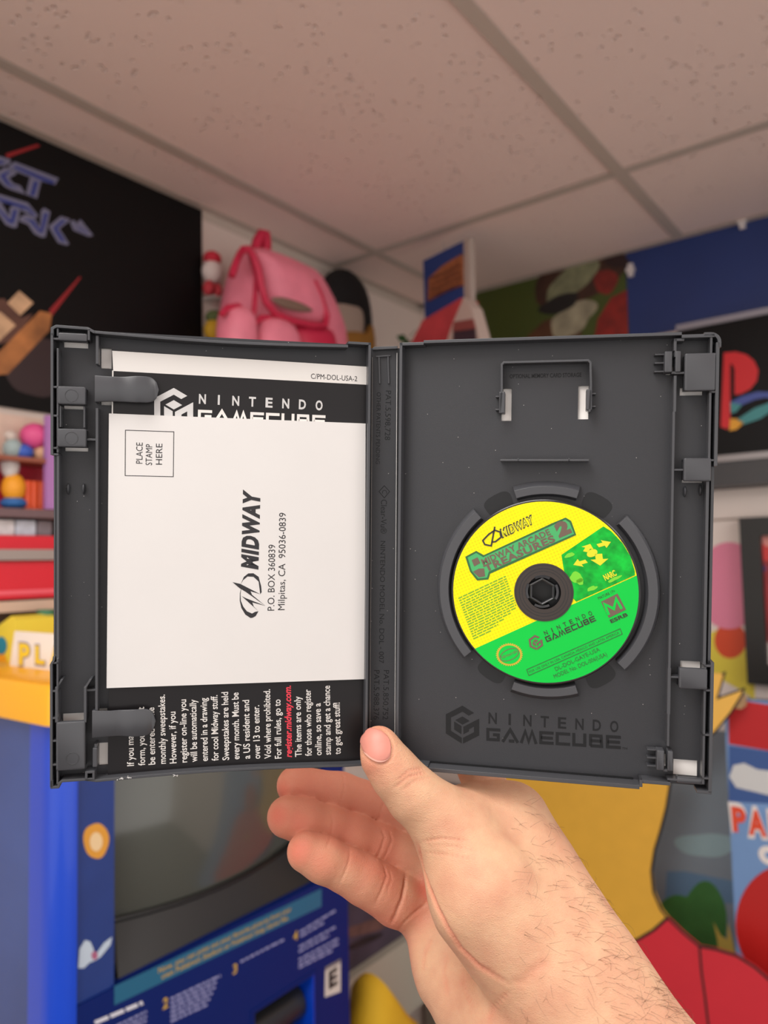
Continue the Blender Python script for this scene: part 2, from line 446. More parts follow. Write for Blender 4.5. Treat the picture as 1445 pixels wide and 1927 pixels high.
# ================================================================ left wall: black game banner
m_banner = paint('banner_vinyl', 11, 9, 10, .55, spec=.2, var=.25, vscale=2.5)
bn = thing('wall_banner', 'black vinyl game banner with silver-blue lettering hung under the ceiling', 'banner', FL, (.6, 1.87, .004))
br = FL.px(380, 400, .006)[0]
part(bn, MB().box(.05, br, 1.873, CEIL - .004, .003, .006), 'sheet', m_banner)
m_ltr_o = paint('banner_silver', 116, 116, 142, .4)
m_ltr_i = paint('banner_blue', 44, 58, 132, .4)
zb = .0066
def bl(P): return [(x / 7.605, 270 + y / 7.605) for x, y in P]
letters = [  # outline and fill of each angular letter: E C T / A A R K and a mark
    ([(-140, 150), (-40, 175), (150, 228), (150, 280), (60, 322), (-140, 322)], [[(-140, 220), (-40, 238), (75, 260), (35, 292), (-140, 292)]]),
    ([(-60, 420), (70, 340), (240, 410), (230, 440), (130, 495), (190, 570), (290, 605), (370, 730), (150, 660), (60, 610), (-60, 480)], [[(0, 455), (105, 398), (150, 408), (72, 468), (150, 585), (275, 645), (130, 610), (90, 585)]]),
    ([(110, 330), (210, 260), (840, 500), (790, 590), (590, 540), (530, 790), (370, 730), (430, 480), (250, 410), (120, 350)], [[(185, 345), (225, 318), (790, 545), (755, 582), (600, 530)], [(485, 540), (548, 545), (492, 752), (430, 738)]]),
    ([(-140, 685), (400, 850), (550, 1035), (515, 1068), (390, 1000), (310, 965), (295, 920), (180, 880), (-140, 800)], [[(-140, 735), (370, 895), (400, 960), (-140, 775)], [(380, 905), (405, 905), (520, 1040), (435, 1010)]]),
    ([(-60, 790), (20, 850), (130, 1040), (140, 920), (185, 890), (295, 925), (240, 1200), (190, 1207), (80, 1160), (-60, 960)], [[(-40, 900), (150, 1095), (195, 940), (248, 955), (195, 1150), (125, 1135), (-40, 940)]]),
    ([(280, 1060), (370, 1010), (490, 1060), (570, 1200), (588, 960), (630, 920), (720, 975), (650, 1340), (590, 1342), (490, 1290), (400, 1160), (280, 1112)], [[(325, 1075), (475, 1092), (578, 1240), (632, 995), (692, 1000), (612, 1285), (555, 1270), (430, 1120)]]),
    ([(695, 1185), (870, 1040), (1002, 1082), (990, 1112), (850, 1220), (992, 1442), (950, 1457), (830, 1420), (740, 1270)], [[(765, 1205), (880, 1095), (952, 1098), (820, 1215), (945, 1412), (870, 1392), (785, 1260)]]),
    ([(1000, 1120), (1060, 1095), (1095, 1150), (1150, 1085), (1335, 1318), (1270, 1332), (1050, 1240)], [[(1120, 1150), (1270, 1290), (1230, 1280)], [(1055, 1140), (1190, 1270), (1150, 1255)]])]
for P, IN in letters:
    nd = part(bn, MB().poly(FL.pts(bl(P), zb), zb), 'letter', m_ltr_o, label='angular silver-edged blue letter')
    for Q in IN: part(nd, MB().poly(FL.pts(bl(Q), zb + .0004), zb + .0004), 'letter_fill', m_ltr_i)
m_red = paint('banner_red', 150, 26, 32, .5)
part(bn, MB().poly(FL.pts([(10, 290), (70, 271), (76, 275), (14, 297)], zb), zb), 'print_streak', m_red, label='thin red beam printed across the banner')
part(bn, MB().poly(FL.pts([(92, 584), (150, 520), (152, 523), (98, 594)], zb), zb), 'print_streak', m_red)
m_gun1 = paint('print_bronze', 168, 106, 56, .5, var=.4, vscale=25)
m_gun2 = paint('print_tan', 205, 165, 128, .5, var=.25, vscale=30)
m_gun3 = paint('print_brown', 92, 58, 46, .5, var=.3, vscale=30)
part(bn, MB().poly(FL.pts([(-30, 690), (75, 585), (98, 590), (93, 622), (15, 704), (-30, 708)], zb), zb), 'print_shape', m_gun1, label='bronze barrel shape printed on the banner')
part(bn, MB().poly(FL.pts([(14, 570), (36, 547), (63, 570), (38, 594)], zb), zb), 'print_shape', m_gun2)
part(bn, MB().poly(FL.pts([(-30, 565), (8, 562), (40, 598), (62, 590), (30, 640), (-30, 655)], zb - .0002), zb - .0002), 'print_shape', m_gun3)
part(bn, MB().poly(FL.pts([(-30, 600), (0, 586), (30, 612), (-10, 650), (-30, 652)], zb), zb), 'print_shape', m_gun2)
part(bn, MB().poly(FL.pts(blob(70, 690, 60, 60, wob=.1, seed=3), zb - .0003), zb - .0003), 'print_shape', paint('print_maroon', 46, 28, 30, .5))

# ================================================================ high shelf behind the case, with its things
SHZ = 1.985
m_shelf = paint('shelf_white', 214, 204, 196, .5, var=.05)
sh = thing('wall_shelf', 'white wall shelf high on the left wall under the pink backpack', 'shelf', FL, (1.4, SHZ - .02, 0))
part(sh, MB().box(.93, WALL_U - .002, SHZ - .02, SHZ, .001, .27), 'board', m_shelf)
for x in (1.1, 1.6):
    part(sh, MB().box(x, x + .02, SHZ - .16, SHZ - .02, .001, .02).box(x, x + .02, SHZ - .04, SHZ - .02, .02, .22), 'bracket', paint('bracket_steel', 150, 148, 146, .35, metal=.6))

m_pink = paint('pink_nylon', 231, 128, 148, .55, var=.08, vscale=20, bump=.25, bscale=60, bdist=.004)
m_dpink = paint('crimson_trim', 196, 34, 70, .5)
zc = .17
BK = [(424, 720), (420, 610), (430, 560), (438, 520), (450, 482), (466, 466), (500, 477), (545, 496), (580, 514), (606, 558), (626, 602), (640, 645), (642, 720)]
bo = FL.px(530, 700, zc)
bp = thing('backpack', 'soft pink backpack with crimson piping sitting on the high shelf', 'backpack', FL, (bo[0], SHZ, zc))
def seat(m):     # flatten the underside on the shelf board
    return m.xf(lambda p: Vector((p.x, max(p.y, SHZ + .001), p.z)))
part(bp, seat(inflate(FL, BK, zc - .03, .07, rings=13)), 'body', m_pink, smooth=True)
def pipe(P, z, r=.007):
    return MB().tube([Vector((*FL.px(x, y, z), z)) for x, y in P], r, 8)
FP = [(470, 470), (500, 479), (545, 499), (578, 517), (598, 550), (613, 592), (610, 613), (570, 610), (530, 600), (506, 580), (495, 546), (486, 512), (476, 488)]
part(bp, inflate(FL, FP, zc + .035, .035), 'flap', m_pink, smooth=True)
part(bp, pipe([(456, 470), (466, 468), (476, 480), (486, 505), (492, 540), (500, 568), (518, 590), (548, 603), (585, 612), (612, 614), (615, 596), (603, 556), (590, 528)], zc + .062), 'flap_piping', m_dpink, smooth=True)
part(bp, pipe([(436, 520), (444, 494), (452, 476), (462, 468)], zc + .03), 'seam_piping', m_dpink, smooth=True)
part(bp, pipe([(474, 478), (482, 520), (480, 560), (476, 600), (474, 660)], zc + .045, .005), 'seam_piping', m_dpink, smooth=True)
part(bp, pipe([(480, 470), (485, 452), (492, 440), (499, 440), (501, 456), (500, 474)], zc - .02, .011), 'carry_handle', m_dpink, smooth=True)
part(bp, inflate(FL, [(535, 602), (612, 616), (625, 640), (625, 690), (560, 690)], zc + .03, .03), 'lower_panel', m_dpink, smooth=True)
for P, A in (([(418, 588), (430, 578), (450, 576), (466, 592), (470, 620), (470, 700), (418, 700)], [(417, 592), (428, 579), (448, 576), (464, 588), (470, 612), (471, 650)]),
             ([(478, 612), (492, 598), (515, 598), (540, 612), (556, 640), (560, 700), (478, 700)], [(478, 610), (492, 598), (515, 598), (540, 612), (558, 640)])):
    nd = part(bp, seat(inflate(FL, P, zc + .04, .035)), 'pocket', m_pink, smooth=True)
    part(nd, pipe(A, zc + .052, .006), 'pocket_piping', m_dpink, smooth=True)
part(bp, inflate(FL, [(508, 560), (525, 558), (550, 564), (575, 574), (592, 586), (572, 588), (545, 584), (522, 574)], zc + .068, .005), 'patch', paint('patch_grey', 124, 98, 84, .6), label='grey-brown eye-shaped patch', smooth=True)

m_blackfelt = paint('black_felt', 14, 12, 14, .8, bump=.3, bscale=400)
zc2 = .065
pc = FL.px(650, 600, zc2); pw = (FL.px(692, 600, zc2)[0] - FL.px(606, 600, zc2)[0]) / 2
ptop = FL.px(640, 506, zc2)[1]
pl = thing('plush_toy', 'black domed plush toy with plain pale front beside the pink backpack', 'plush', FL, (pc[0], SHZ, zc2))
part(pl, seat(inflate(FL, [(606, 555), (610, 525), (625, 507), (645, 505), (668, 520), (684, 550), (692, 590), (694, 640), (690, 720), (625, 720), (618, 640), (610, 590)], zc2 - .02, .036)), 'body', m_blackfelt, smooth=True)
part(pl, inflate(FL, [(622, 585), (632, 570), (655, 572), (678, 578), (684, 600), (682, 630), (676, 690), (632, 690), (626, 620)], zc2 + .01, .014), 'front_patch', paint('plush_cream', 176, 156, 142, .9), smooth=True)
part(pl, seat(inflate(FL, [(636, 628), (660, 622), (690, 628), (700, 605), (706, 650), (700, 720), (630, 720), (630, 650)], zc2 + .02, .014)), 'base_cushion', paint('plush_tan', 160, 112, 46, .9), smooth=True)

for (nm, lab, cat, x, y0, y1, cols) in (
        ('small_doll', 'tiny red-capped white doll on the high shelf beside the black banner', 'doll', 400, 558, 474, ((200, 40, 60), (226, 210, 204), (196, 60, 70))),
        ('toy_figure', 'small red and yellow toy figure low beside the black banner', 'figure', 404, 668, 585, ((92, 104, 60), (206, 160, 40), (190, 56, 46)))):
    z = .03; a = FL.px(x, y0, z); b = FL.px(x, y1, z); H = b[1] - a[1]
    d = thing(nm, lab, cat, FL, (a[0], a[1], z))
    part(d, MB().ellip((a[0], a[1] + H * .85, z), (.020, H * .16, .018), 16, 10), 'cap', M('c%d%d' % (x, 0), rgb(*cols[0]), .8), smooth=True)
    part(d, MB().ellip((a[0], a[1] + H * .55, z), (.024, H * .26, .02), 16, 10), 'torso', M('c%d%d' % (x, 1), rgb(*cols[1]), .8), smooth=True)
    part(d, MB().ellip((a[0] - .011, a[1] + H * .16, z), (.011, H * .17, .014), 12, 8), 'foot', M('c%d%d' % (x, 2), rgb(*cols[2]), .8), smooth=True)
    part(d, MB().ellip((a[0] + .011, a[1] + H * .16, z), (.011, H * .17, .014), 12, 8), 'foot', M('c%d%d' % (x, 2)), smooth=True)
    if y0 < 600:
        part(d, MB().box(a[0] - .006, a[0] + .02, a[1] - .003, a[1], .002, z + .01), 'peg_ledge', m_shelf)

# leafy sprig on the shelf in the corner
sx = FL.px(768, 650, .16); sp = thing('leafy_sprig', 'small green leafy sprig on the shelf in the room corner', 'plant', FL, (sx[0], SHZ, .16))
m_leaf = paint('leaf_green', 44, 84, 40, .6)
part(sp, MB().tube([(sx[0], SHZ + .0, .16), (sx[0], SHZ + .1, .16), (sx[0] + .01, SHZ + .18, .165)], .004, 6), 'stem', m_leaf)
r = random.Random(4)
for k in range(16):
    a = r.uniform(0, 6.28); y = SHZ + .07 + .008 * k; l = r.uniform(.025, .045)
    d = Vector((math.cos(a), r.uniform(.2, .9), math.sin(a))).normalized(); s = d.orthogonal().normalized() * l * .35; o = Vector((sx[0], y, .16))
    part(sp, MB().add([o, o + d * l * .5 + s, o + d * l, o + d * l * .5 - s], [(0, 1, 2, 3)]), 'leaf', m_leaf)

# ================================================================ hanging house sign under the ceiling
def zpt(px, py, z):
    d = fwd + rgt * ((px - IMG_W / 2) / FPX) - upv * ((py - IMG_H / 2) / FPX)
    return CAM + d * ((z - CAM_Z) / d.z)
pa, pb = zpt(796, 491, 2.335), zpt(872, 453, 2.335)
HS = Frame((pa.x, pa.y, 0), (pb.x - pa.x, pb.y - pa.y, 0), (0, 0, 1))
hw = (Vector((pb.x, pb.y)) - Vector((pa.x, pa.y))).length
zt = 2.335; zl = HS.px(796, 600, 0)[1]
hg = thing('hanging_sign', 'blue hanging sign with brown plaque above a red-roofed cardboard house', 'sign', HS, (hw / 2, zl - .12, 0))
def hpr(P, z0, z1, name, mat): return part(hg, MB().prism(HS.pts(P, z1), z0, z1), name, mat)
hpr([(796, 491), (872, 453), (875, 585), (800, 625)], -.012, 0, 'panel', paint('sign_blue', 36, 62, 128, .6))
hpr([(872, 452), (882, 446), (885, 575), (880, 640), (874, 640)], -.014, .003, 'edge_board', paint('sign_white', 176, 160, 150, .7))
nd = hpr([(806, 524), (832, 500), (868, 478), (872, 535), (838, 548), (804, 566)], 0, .006, 'plaque', paint('plaque_wood', 158, 92, 54, .6, var=.35, vscale=50))
for k in range(4):
    y = 512 + k * 11
    part(nd, MB().stroke(HS.pts([(812, y + 12), (838, y + 1), (866, y - 13)], .0075), .006, .0075), 'plaque_ridge', paint('ridge_brown', 110, 62, 40, .6))
hpr([(768, 655), (795, 603), (868, 560), (873, 561), (850, 612), (838, 655), (830, 690), (768, 690)], .004, .05, 'roof', paint('roof_red', 186, 62, 68, .6, var=.15, vscale=20))
hpr([(872, 560), (886, 578), (906, 650), (908, 700), (832, 700), (838, 652), (850, 612)], .02, .055, 'gable', paint('gable_white', 190, 170, 160, .7))
hpr([(853, 620), (893, 614), (900, 700), (848, 700)], .055, .058, 'doorway', paint('door_dark', 52, 36, 46, .6))
hpr([(853, 606), (888, 600), (893, 618), (851, 624)], .055, .06, 'lintel', paint('lintel_red', 134, 66, 62, .6))
part(hg, MB().tube([(hw * .5, zt - .02, -.006), (hw * .5, CEIL, -.006)], .001, 5), 'string', paint('string_grey', 190, 180, 172, .7))

# ================================================================ right wall posters
m_green = paint('poster_green', 66, 78, 22, .55, var=.1, vscale=5)
gx0, gx1 = FR.px(893, 560, .004)[0], FR.px(1180, 560, .004)[0]
gp = thing('wall_poster', 'olive green poster with rust and cream painted patches on the right wall', 'poster', FR, ((gx0 + gx1) / 2, 1.75, .002))
part(gp, MB().box(gx0 - .02, gx1, 1.75, CEIL - .004, .002, .004), 'sheet', m_green)
zz = .0046
for k, (P, c) in enumerate((
        (blob(1090, 520, 95, 45, rot=-.5, wob=.08, seed=2), (62, 34, 20)), (blob(1045, 640, 55, 40, wob=.1, seed=5), (84, 50, 26)),
        (blob(1075, 530, 55, 26, rot=-.7, wob=.12, seed=8), (122, 122, 92)), (blob(1078, 600, 48, 26, rot=-.5, wob=.12, seed=9), (150, 142, 118)),
        (blob(1052, 572, 38, 16, rot=-.3, wob=.1, seed=12), (20, 16, 14)), (blob(1140, 530, 20, 26, rot=.4, wob=.1, seed=13), (120, 30, 22)),
        ([(1115, 650), (1125, 600), (1150, 560), (1180, 545), (1182, 655)], (128, 26, 18)), (blob(1160, 490, 24, 14, wob=.1, seed=15), (40, 16, 16)))):
    part(gp, MB().poly(FR.pts(P, zz + k * .0002), zz + k * .0002), 'print_patch', M('pp%d' % k, rgb(*c), .6, var=.3, vscale=30))
m_navy = paint('poster_navy', 22, 46, 104, .5, var=.12, vscale=4)
bz = FR.px(1400, 597, .005)[1]
solo('wall_poster', 'plain deep blue poster above the black sign on the right wall', 'poster', FR, MB().box(gx1 + .001, .3, bz, CEIL - .003, .003, .005), m_navy)
for (x, y, cl) in ((1186, 508, 'small white clip at the seam between the green and blue posters'), (1396, 417, 'small white clip on the top edge of the deep blue poster')):
    c = FR.px(x, y, .012)
    solo('poster_clip', cl, 'clip', FR, MB().box(c[0] - .006, c[0] + .006, c[1] - .016, c[1] + .016, .005, .014).box(c[0] - .010, c[0] + .010, c[1] - .004, c[1] + .004, .006, .018), paint('clip_white', 214, 206, 204, .5), group='clips on the blue poster')
m_black = paint('sign_black', 9, 8, 9, .4, spec=.2)
sx0 = FR.px(1296, 700, .05)[0]
sy0, sy1 = FR.px(1400, 862, .06)[1], FR.px(1400, 600, .06)[1]
lb = thing('shop_sign', 'black box sign with a red, yellow and blue letter emblem on the right wall', 'sign', FR, (sx0 + .4, sy0, 0))
part(lb, MB().box(sx0 - .02, sx0 + .75, sy0, sy1, .006, .06), 'box', m_black)
part(lb, MB().box(sx0 - .02, sx0 + .75, sy1, sy1 + .014, .006, .066), 'top_trim', paint('trim_grey', 150, 148, 158, .35, metal=.4))
ze = .0606
m_er = paint('emblem_red', 208, 24, 34, .45); m_eb = paint('emblem_blue', 66, 84, 158, .45); m_et = paint('emblem_teal', 62, 140, 142, .45); m_ey = paint('emblem_yellow', 226, 160, 38, .45)
bowl = [(1362, 664), (1384, 662), (1404, 667), (1419, 679), (1427, 697), (1424, 717), (1412, 732), (1395, 741), (1382, 743), (1382, 694), (1377, 684), (1374, 686), (1374, 800), (1368, 808), (1356, 803)]
part(lb, MB().poly(FR.pts(bowl, ze), ze), 'emblem_letter', m_er, label='red upright letter of the emblem')
def rib(P, c, n): part(lb, MB().poly(FR.pts(P, ze + .0002), ze + .0002), n, c)
rib([(1374, 757), (1395, 746), (1425, 737), (1455, 738), (1470, 746), (1460, 752), (1440, 748), (1420, 752), (1396, 762)], m_eb, 'emblem_ribbon')
rib([(1374, 757), (1396, 762), (1385, 775), (1375, 778)], m_et, 'emblem_ribbon')
rib([(1386, 790), (1420, 768), (1450, 757), (1460, 768), (1430, 788), (1398, 799)], m_et, 'emblem_ribbon')
rib([(1374, 788), (1386, 788), (1400, 795), (1386, 808), (1372, 811)], m_ey, 'emblem_ribbon')
ly0, ly1 = FR.px(1400, 912, .09)[1], FR.px(1400, 864, .09)[1]
ld_ = thing('display_ledge', 'dark grey metal display ledge under the black sign', 'ledge', FR, (sx0 + .4, ly0, 0))
part(ld_, MB().box(sx0 - .02, sx0 + .75, ly0, ly1, .001, .09), 'body', paint('ledge_dark', 58, 58, 60, .4))
part(ld_, MB().box(sx0 - .02, sx0 + .75, ly1 - .002, ly1 + .012, .066, .096), 'front_lip', paint('ledge_lip', 150, 146, 146, .35, metal=.5))
# white slat wall panels below
sl = thing('slat_wall', 'white slatted display panel below the metal ledge', 'wall panel', FR, (0, .1, 0))
m_slat = paint('slat_white', 226, 214, 206, .5)
edge_y = [ly0 - .002]
y = FR.px(1390, 978, .02)[1]
while y > .15: edge_y.append(y); y -= .1
for k in range(len(edge_y) - 1):
    part(sl, MB().box(-.95, .45, edge_y[k + 1] + .004, edge_y[k], .001, .018), 'slat', m_slat)
part(sl, MB().box(-.95, .45, edge_y[-1] - .01, edge_y[0], .0005, .008), 'backing', paint('slat_groove', 150, 126, 110, .7))

# framed red print
fx0 = FR.px(1398, 1130, .05)[0]; fy0, fy1 = FR.px(1404, 1287, .05)[1], FR.px(1400, 974, .05)[1]
fx1 = fx0 + (fy1 - fy0) * .75
fp = thing('picture_frame', 'black framed red print hanging on the slatted panel', 'picture', FR, ((fx0 + fx1) / 2, fy0, .02))
bwid = FR.px(1424, 1000, .05)[0] - fx0 + .006
part(fp, MB().plate(fx0, fx1, fy0, fy1, .02, .05, [(fx0 + bwid, fx1 - bwid, fy0 + bwid, fy1 - bwid)]), 'frame', paint('frame_black', 26, 27, 26, .45))
part(fp, MB().box(fx0 + bwid - .004, fx1 - bwid + .004, fy0 + bwid - .004, fy1 - bwid + .004, .021, .03), 'print', paint('print_red', 150, 40, 44, .5, var=.35, vscale=14))
zf = .0304
part(fp, MB().poly(FR.pts([(1416, 994), (1470, 994), (1470, 1060), (1420, 1052)], zf), zf), 'print_patch', paint('print_scarlet', 222, 62, 58, .5))
part(fp, MB().poly(FR.pts(blob(1448, 1012, 17, 17), zf + .0003), zf + .0003), 'print_patch', paint('print_pale', 232, 150, 140, .5))
part(fp, MB().poly(FR.pts(blob(1430, 1070, 12, 7), zf), zf), 'print_patch', paint('print_purple', 84, 62, 128, .5))
part(fp, MB().poly(FR.pts(blob(1442, 1235, 18, 30, wob=.12, seed=3), zf), zf), 'print_patch', paint('print_white', 224, 208, 204, .5))
part(fp, MB().box(fx0 + bwid, fx1 - bwid, fy0 + bwid, fy1 - bwid, .033, .034), 'glazing', M('glazing', (1, 1, 1, 1), .05))
gb = MATS['glazing'].node_tree.nodes['Principled BSDF']; gb.inputs['Transmission Weight'].default_value = 1.0; gb.inputs['IOR'].default_value = 1.05

# printed board with plain pink, orange and yellow rounds (left without any figure)
kb = thing('display_board', 'pale yellow board with a plain pink round and orange oval behind the picture frame', 'board', FR, (-.45, fy0 - .05, .018))
kz = .0186
part(kb, MB().prism(FR.pts([(1325, 1195), (1362, 1180), (1395, 1190), (1420, 1290), (1420, 1318), (1396, 1300), (1325, 1262)], kz), .0182, kz), 'sheet', paint('board_yellow', 224, 206, 70, .5))
part(kb, MB().prism(FR.pts(blob(1372, 1102, 64, 82, n=40), kz + .0006), .0182, kz + .0006), 'pink_round', paint('board_pink', 226, 132, 160, .5))
part(kb, MB().prism(FR.pts(blob(1374, 1205, 30, 34, n=30), kz + .0003), kz, kz + .0003), 'orange_oval', paint('board_orange', 214, 74, 34, .5))

# ================================================================ lower right: cardboard cut-outs and a poster board
BF = Frame(U * 1.66, V, (0, 0, 1)); PF = Frame(U * 1.57, V, (0, 0, 1)); SF = Frame(U * 1.47, V, (0, 0, 1))
bk = thing('backdrop_panel', 'grey-blue sky backdrop panel standing behind the yellow and red cut-out', 'panel', BF, (-.55, 0, 0))
x0, x1 = BF.px(1120, 1600, 0)[0], BF.px(1392, 1600, 0)[0]; y1 = BF.px(1340, 1375, 0)[1]
part(bk, MB().box(x0, x1, 0, y1, -.008, 0), 'sheet', paint('backdrop_sky', 128, 140, 150, .6, var=.1, vscale=4))
part(bk, MB().poly(BF.pts([(1255, 1640), (1290, 1640), (1388, 1660), (1392, 1700), (1250, 1700)], .0004), .0004), 'print_patch', paint('backdrop_lake', 96, 128, 158, .6))
part(bk, MB().poly(BF.pts(blob(1330, 1590, 55, 24, wob=.1, seed=3), .0003), .0003), 'print_patch', paint('backdrop_haze', 146, 172, 178, .6))
part(bk, MB().poly(BF.pts(blob(1325, 1735, 46, 72, wob=.05, seed=6), .0008), .0008), 'print_patch', paint('bush_green', 62, 118, 56, .6, var=.15, vscale=20))
part(bk, MB().poly(BF.pts(blob(1278, 1735, 50, 52, wob=.05, seed=7), .0006), .0006), 'print_patch', MATS['bush_green'])
part(bk, MB().poly(BF.pts([(1342, 1735), (1356, 1760), (1368, 1768), (1370, 1735), (1378, 1770), (1385, 1800), (1352, 1800), (1350, 1770)], .001), .001), 'print_patch', paint('flower_yellow', 214, 190, 90, .6))

po = thing('poster_board', 'tall blue sky poster board with orange-red letters and a red ball', 'poster', PF, (-.2, 0, 0))
pts = PF.pts([(1366, 1312), (1490, 1332), (1530, 2300), (1432, 2300)], 0)
yb = 0.0
xl = PF.px(1371, 1500, 0)[0]; xr = xl + .5; yt = PF.px(1372, 1314, 0)[1]
part(po, MB().box(xl, xr, 0, yt, -.01, 0), 'sheet', paint('poster_sky', 116, 152, 200, .55, var=.08, vscale=6))
part(po, MB().poly(PF.pts([(1371, 1314), (1560, 1345), (1560, 1432), (1371, 1400)], .0004), .0004), 'print_patch', paint('poster_red', 186, 20, 26, .5))
part(po, MB().poly(PF.pts([(1371, 1403), (1560, 1430), (1560, 1520), (1371, 1508)], .0003), .0003), 'print_patch', paint('poster_deepblue', 56, 88, 148, .55))
part(po, MB().poly(PF.pts([(1372, 1462), (1380, 1440), (1400, 1436), (1425, 1448), (1460, 1452), (1460, 1500), (1420, 1490), (1385, 1482)], .0008), .0008), 'print_patch', paint('poster_cloud', 206, 208, 208, .55))
m_pw = paint('letter_white', 232, 226, 222, .5); m_pr = paint('letter_orange', 226, 76, 44, .5)
for ch, a, b, h in (('P', (1379, 1562), (1406, 1566), 44), ('A', (1409, 1568), (1443, 1573), 44), ('P', (1450, 1575), (1480, 1580), 44)):
    nd = part(po, text_mb(PF, ch, (a[0] - 3, a[1] + 2), (b[0] + 3, b[1] + 2), h + 4, .0008, bold=.10), 'letter', m_pw, label='white-edged orange-red letter')
    part(nd, text_mb(PF, ch, a, b, h - 2, .0012, bold=.05), 'letter_fill', m_pr)
part(po, MB().disc(*PF.px(1446, 1610, .0006), .006, .017, .0006, 30), 'print_ring', m_pw)
part(po, MB().poly(PF.pts(blob(1478, 1740, 94, 112, n=40), .0008), .0008), 'print_ball', paint('ball_red', 188, 30, 26, .45))

so = thing('cardboard_standee', 'large plain yellow and red cardboard cut-out with black outlines', 'standee', SF, (-.62, 0, 0))
m_sy = paint('standee_yellow', 226, 172, 58, .55, var=.03); m_srd = paint('standee_red', 212, 42, 56, .55, var=.04, vscale=8); m_ol = paint('outline_black', 30, 24, 22, .6)
yel = [(940, 1400), (1268, 1400), (1262, 1470), (1254, 1520), (1244, 1560), (1232, 1600), (1226, 1640), (1230, 1680), (1244, 1712), (1256, 1727), (1230, 1750), (1200, 1768), (1165, 1780), (1080, 1790), (980, 1760), (920, 1650), (900, 1520)]
nd = part(so, MB().prism(SF.pts(yel, 0), -.008, 0), 'upper_board', m_sy)
part(nd, MB().stroke(SF.pts(yel[1:13], .0005), .005, .0005), 'outline', m_ol)
red = [(1256, 1727), (1285, 1755), (1316, 1781), (1345, 1786), (1385, 1798), (1420, 1820), (1450, 1846), (1500, 1900), (1530, 1990), (1560, 2500), (960, 2500), (930, 1900), (980, 1762), (1080, 1792), (1165, 1781), (1200, 1769), (1230, 1751)]
redp = SF.pts(red, -.001)
redp = [(x, max(y, 0)) for x, y in redp]
nd = part(so, MB().prism(redp, -.009, -.001), 'lower_board', m_srd)
part(nd, MB().stroke(SF.pts(red[:9], -.0004), .005, -.0004), 'outline', m_ol)
part(nd, MB().stroke(SF.pts([(1316, 1781), (1320, 1830), (1327, 1880), (1334, 1940), (1340, 2020)], -.0004), .004, -.0004), 'outline', m_ol)
part(nd, MB().poly(SF.pts(blob(1276, 1940, 18, 26), -.0004), -.0004), 'button_patch', m_sy)

JF = Frame(U * 1.52, V, (0, 0, 1))
jag = [(1290, 1262), (1358, 1268), (1364, 1266), (1350, 1314), (1400, 1296), (1396, 1308), (1376, 1340), (1345, 1378), (1300, 1410), (1255, 1330)]
jp = JF.pts(jag, 0)
jy0 = min(p[1] for p in jp); jx0 = sum(p[0] for p in jp) / len(jp)
jc = thing('cardboard_cutout', 'small jagged orange-yellow cardboard cut-out with black outline above the red poster band', 'cutout', JF, (jx0, jy0, 0))
nd = part(jc, MB().prism(jp, -.006, 0), 'board', paint('cutout_amber', 240, 188, 84, .55))
part(nd, MB().stroke(JF.pts(jag[1:9], .0005), .0035, .0005), 'outline', m_ol)
jb = JF.px(1384, 1322, 0)
part(jc, MB().box(jb[0] - .008, jb[0] + .008, jb[1] - .012, jb[1] + .008, -.050, -.006), 'mounting_block', paint('stick_wood', 170, 140, 100, .7))

# ================================================================ low things seen between kiosk and wrist
LF = Frame(V * -1.06, U, (0, 0, 1))
lx0, lx1 = LF.px(600, 1700, 0)[0], 1.86
lt = LF.px(700, 1600, 0)[1]; lm = LF.px(700, 1800, 0)[1]
cb = thing('storage_box', 'dark brown and purple printed carton beyond the kiosk', 'box', LF, ((lx0 + lx1) / 2, lm, 0))
part(cb, MB().box(lx0, lx1, lm, lt, -.19, 0), 'carton', paint('carton_dark', 66, 56, 70, .6, var=.5, vscale=7))
for k, (P, c) in enumerate(((blob(735, 1712, 28, 24, wob=.1, seed=2), (70, 84, 140)), (blob(690, 1745, 50, 13, rot=-.3, wob=.15, seed=3), (104, 74, 70)), (blob(685, 1772, 34, 7, rot=-.4, wob=.1, seed=4), (40, 30, 34)))):
    part(cb, MB().poly(LF.pts(P, .0005 + k * .0003), .0005 + k * .0003), 'print_patch', M('cbp%d' % k, rgb(*c), .6, var=.3, vscale=30))
lg = thing('low_table', 'pale low table carrying the dark printed carton', 'table', LF, ((lx0 + lx1) / 2, 0, -.08))
m_tp = paint('table_pale', 178, 172, 158, .6)
part(lg, MB().box(lx0, lx1, lm - .16, lm - .0005, -.2, .02), 'top', m_tp)
for x in (lx0 + .03, lx1 - .06):
    for z_ in (-.19, -.03): part(lg, MB().box(x, x + .03, 0, lm - .16, z_, z_ + .03), 'leg', m_tp)
CF = Frame(V * -.93, U, (0, 0, 1))
c0 = CF.px(770, 1960, 0)
cpx = [(640, 2100), (645, 1960), (672, 1880), (700, 1832), (716, 1838), (740, 1850), (770, 1848), (800, 1866), (860, 1930), (900, 2100)]
cu = inflate(CF, cpx, 0, .07, rings=13)
mn = min(p[1] for p in cu.v); hi_ = max(p[1] for p in cu.v)
cu.xf(lambda p: Vector((p.x, (p.y - mn) / (hi_ - mn) * hi_, p.z + .008 * math.sin(p.x * 60 + p.y * 35))))
solo('floor_cushion', 'mustard yellow slouching fabric cushion on the floor past the kiosk', 'cushion', CF, cu, paint('mustard_cloth', 196, 154, 22, .8, var=.12, vscale=8), smooth=True)

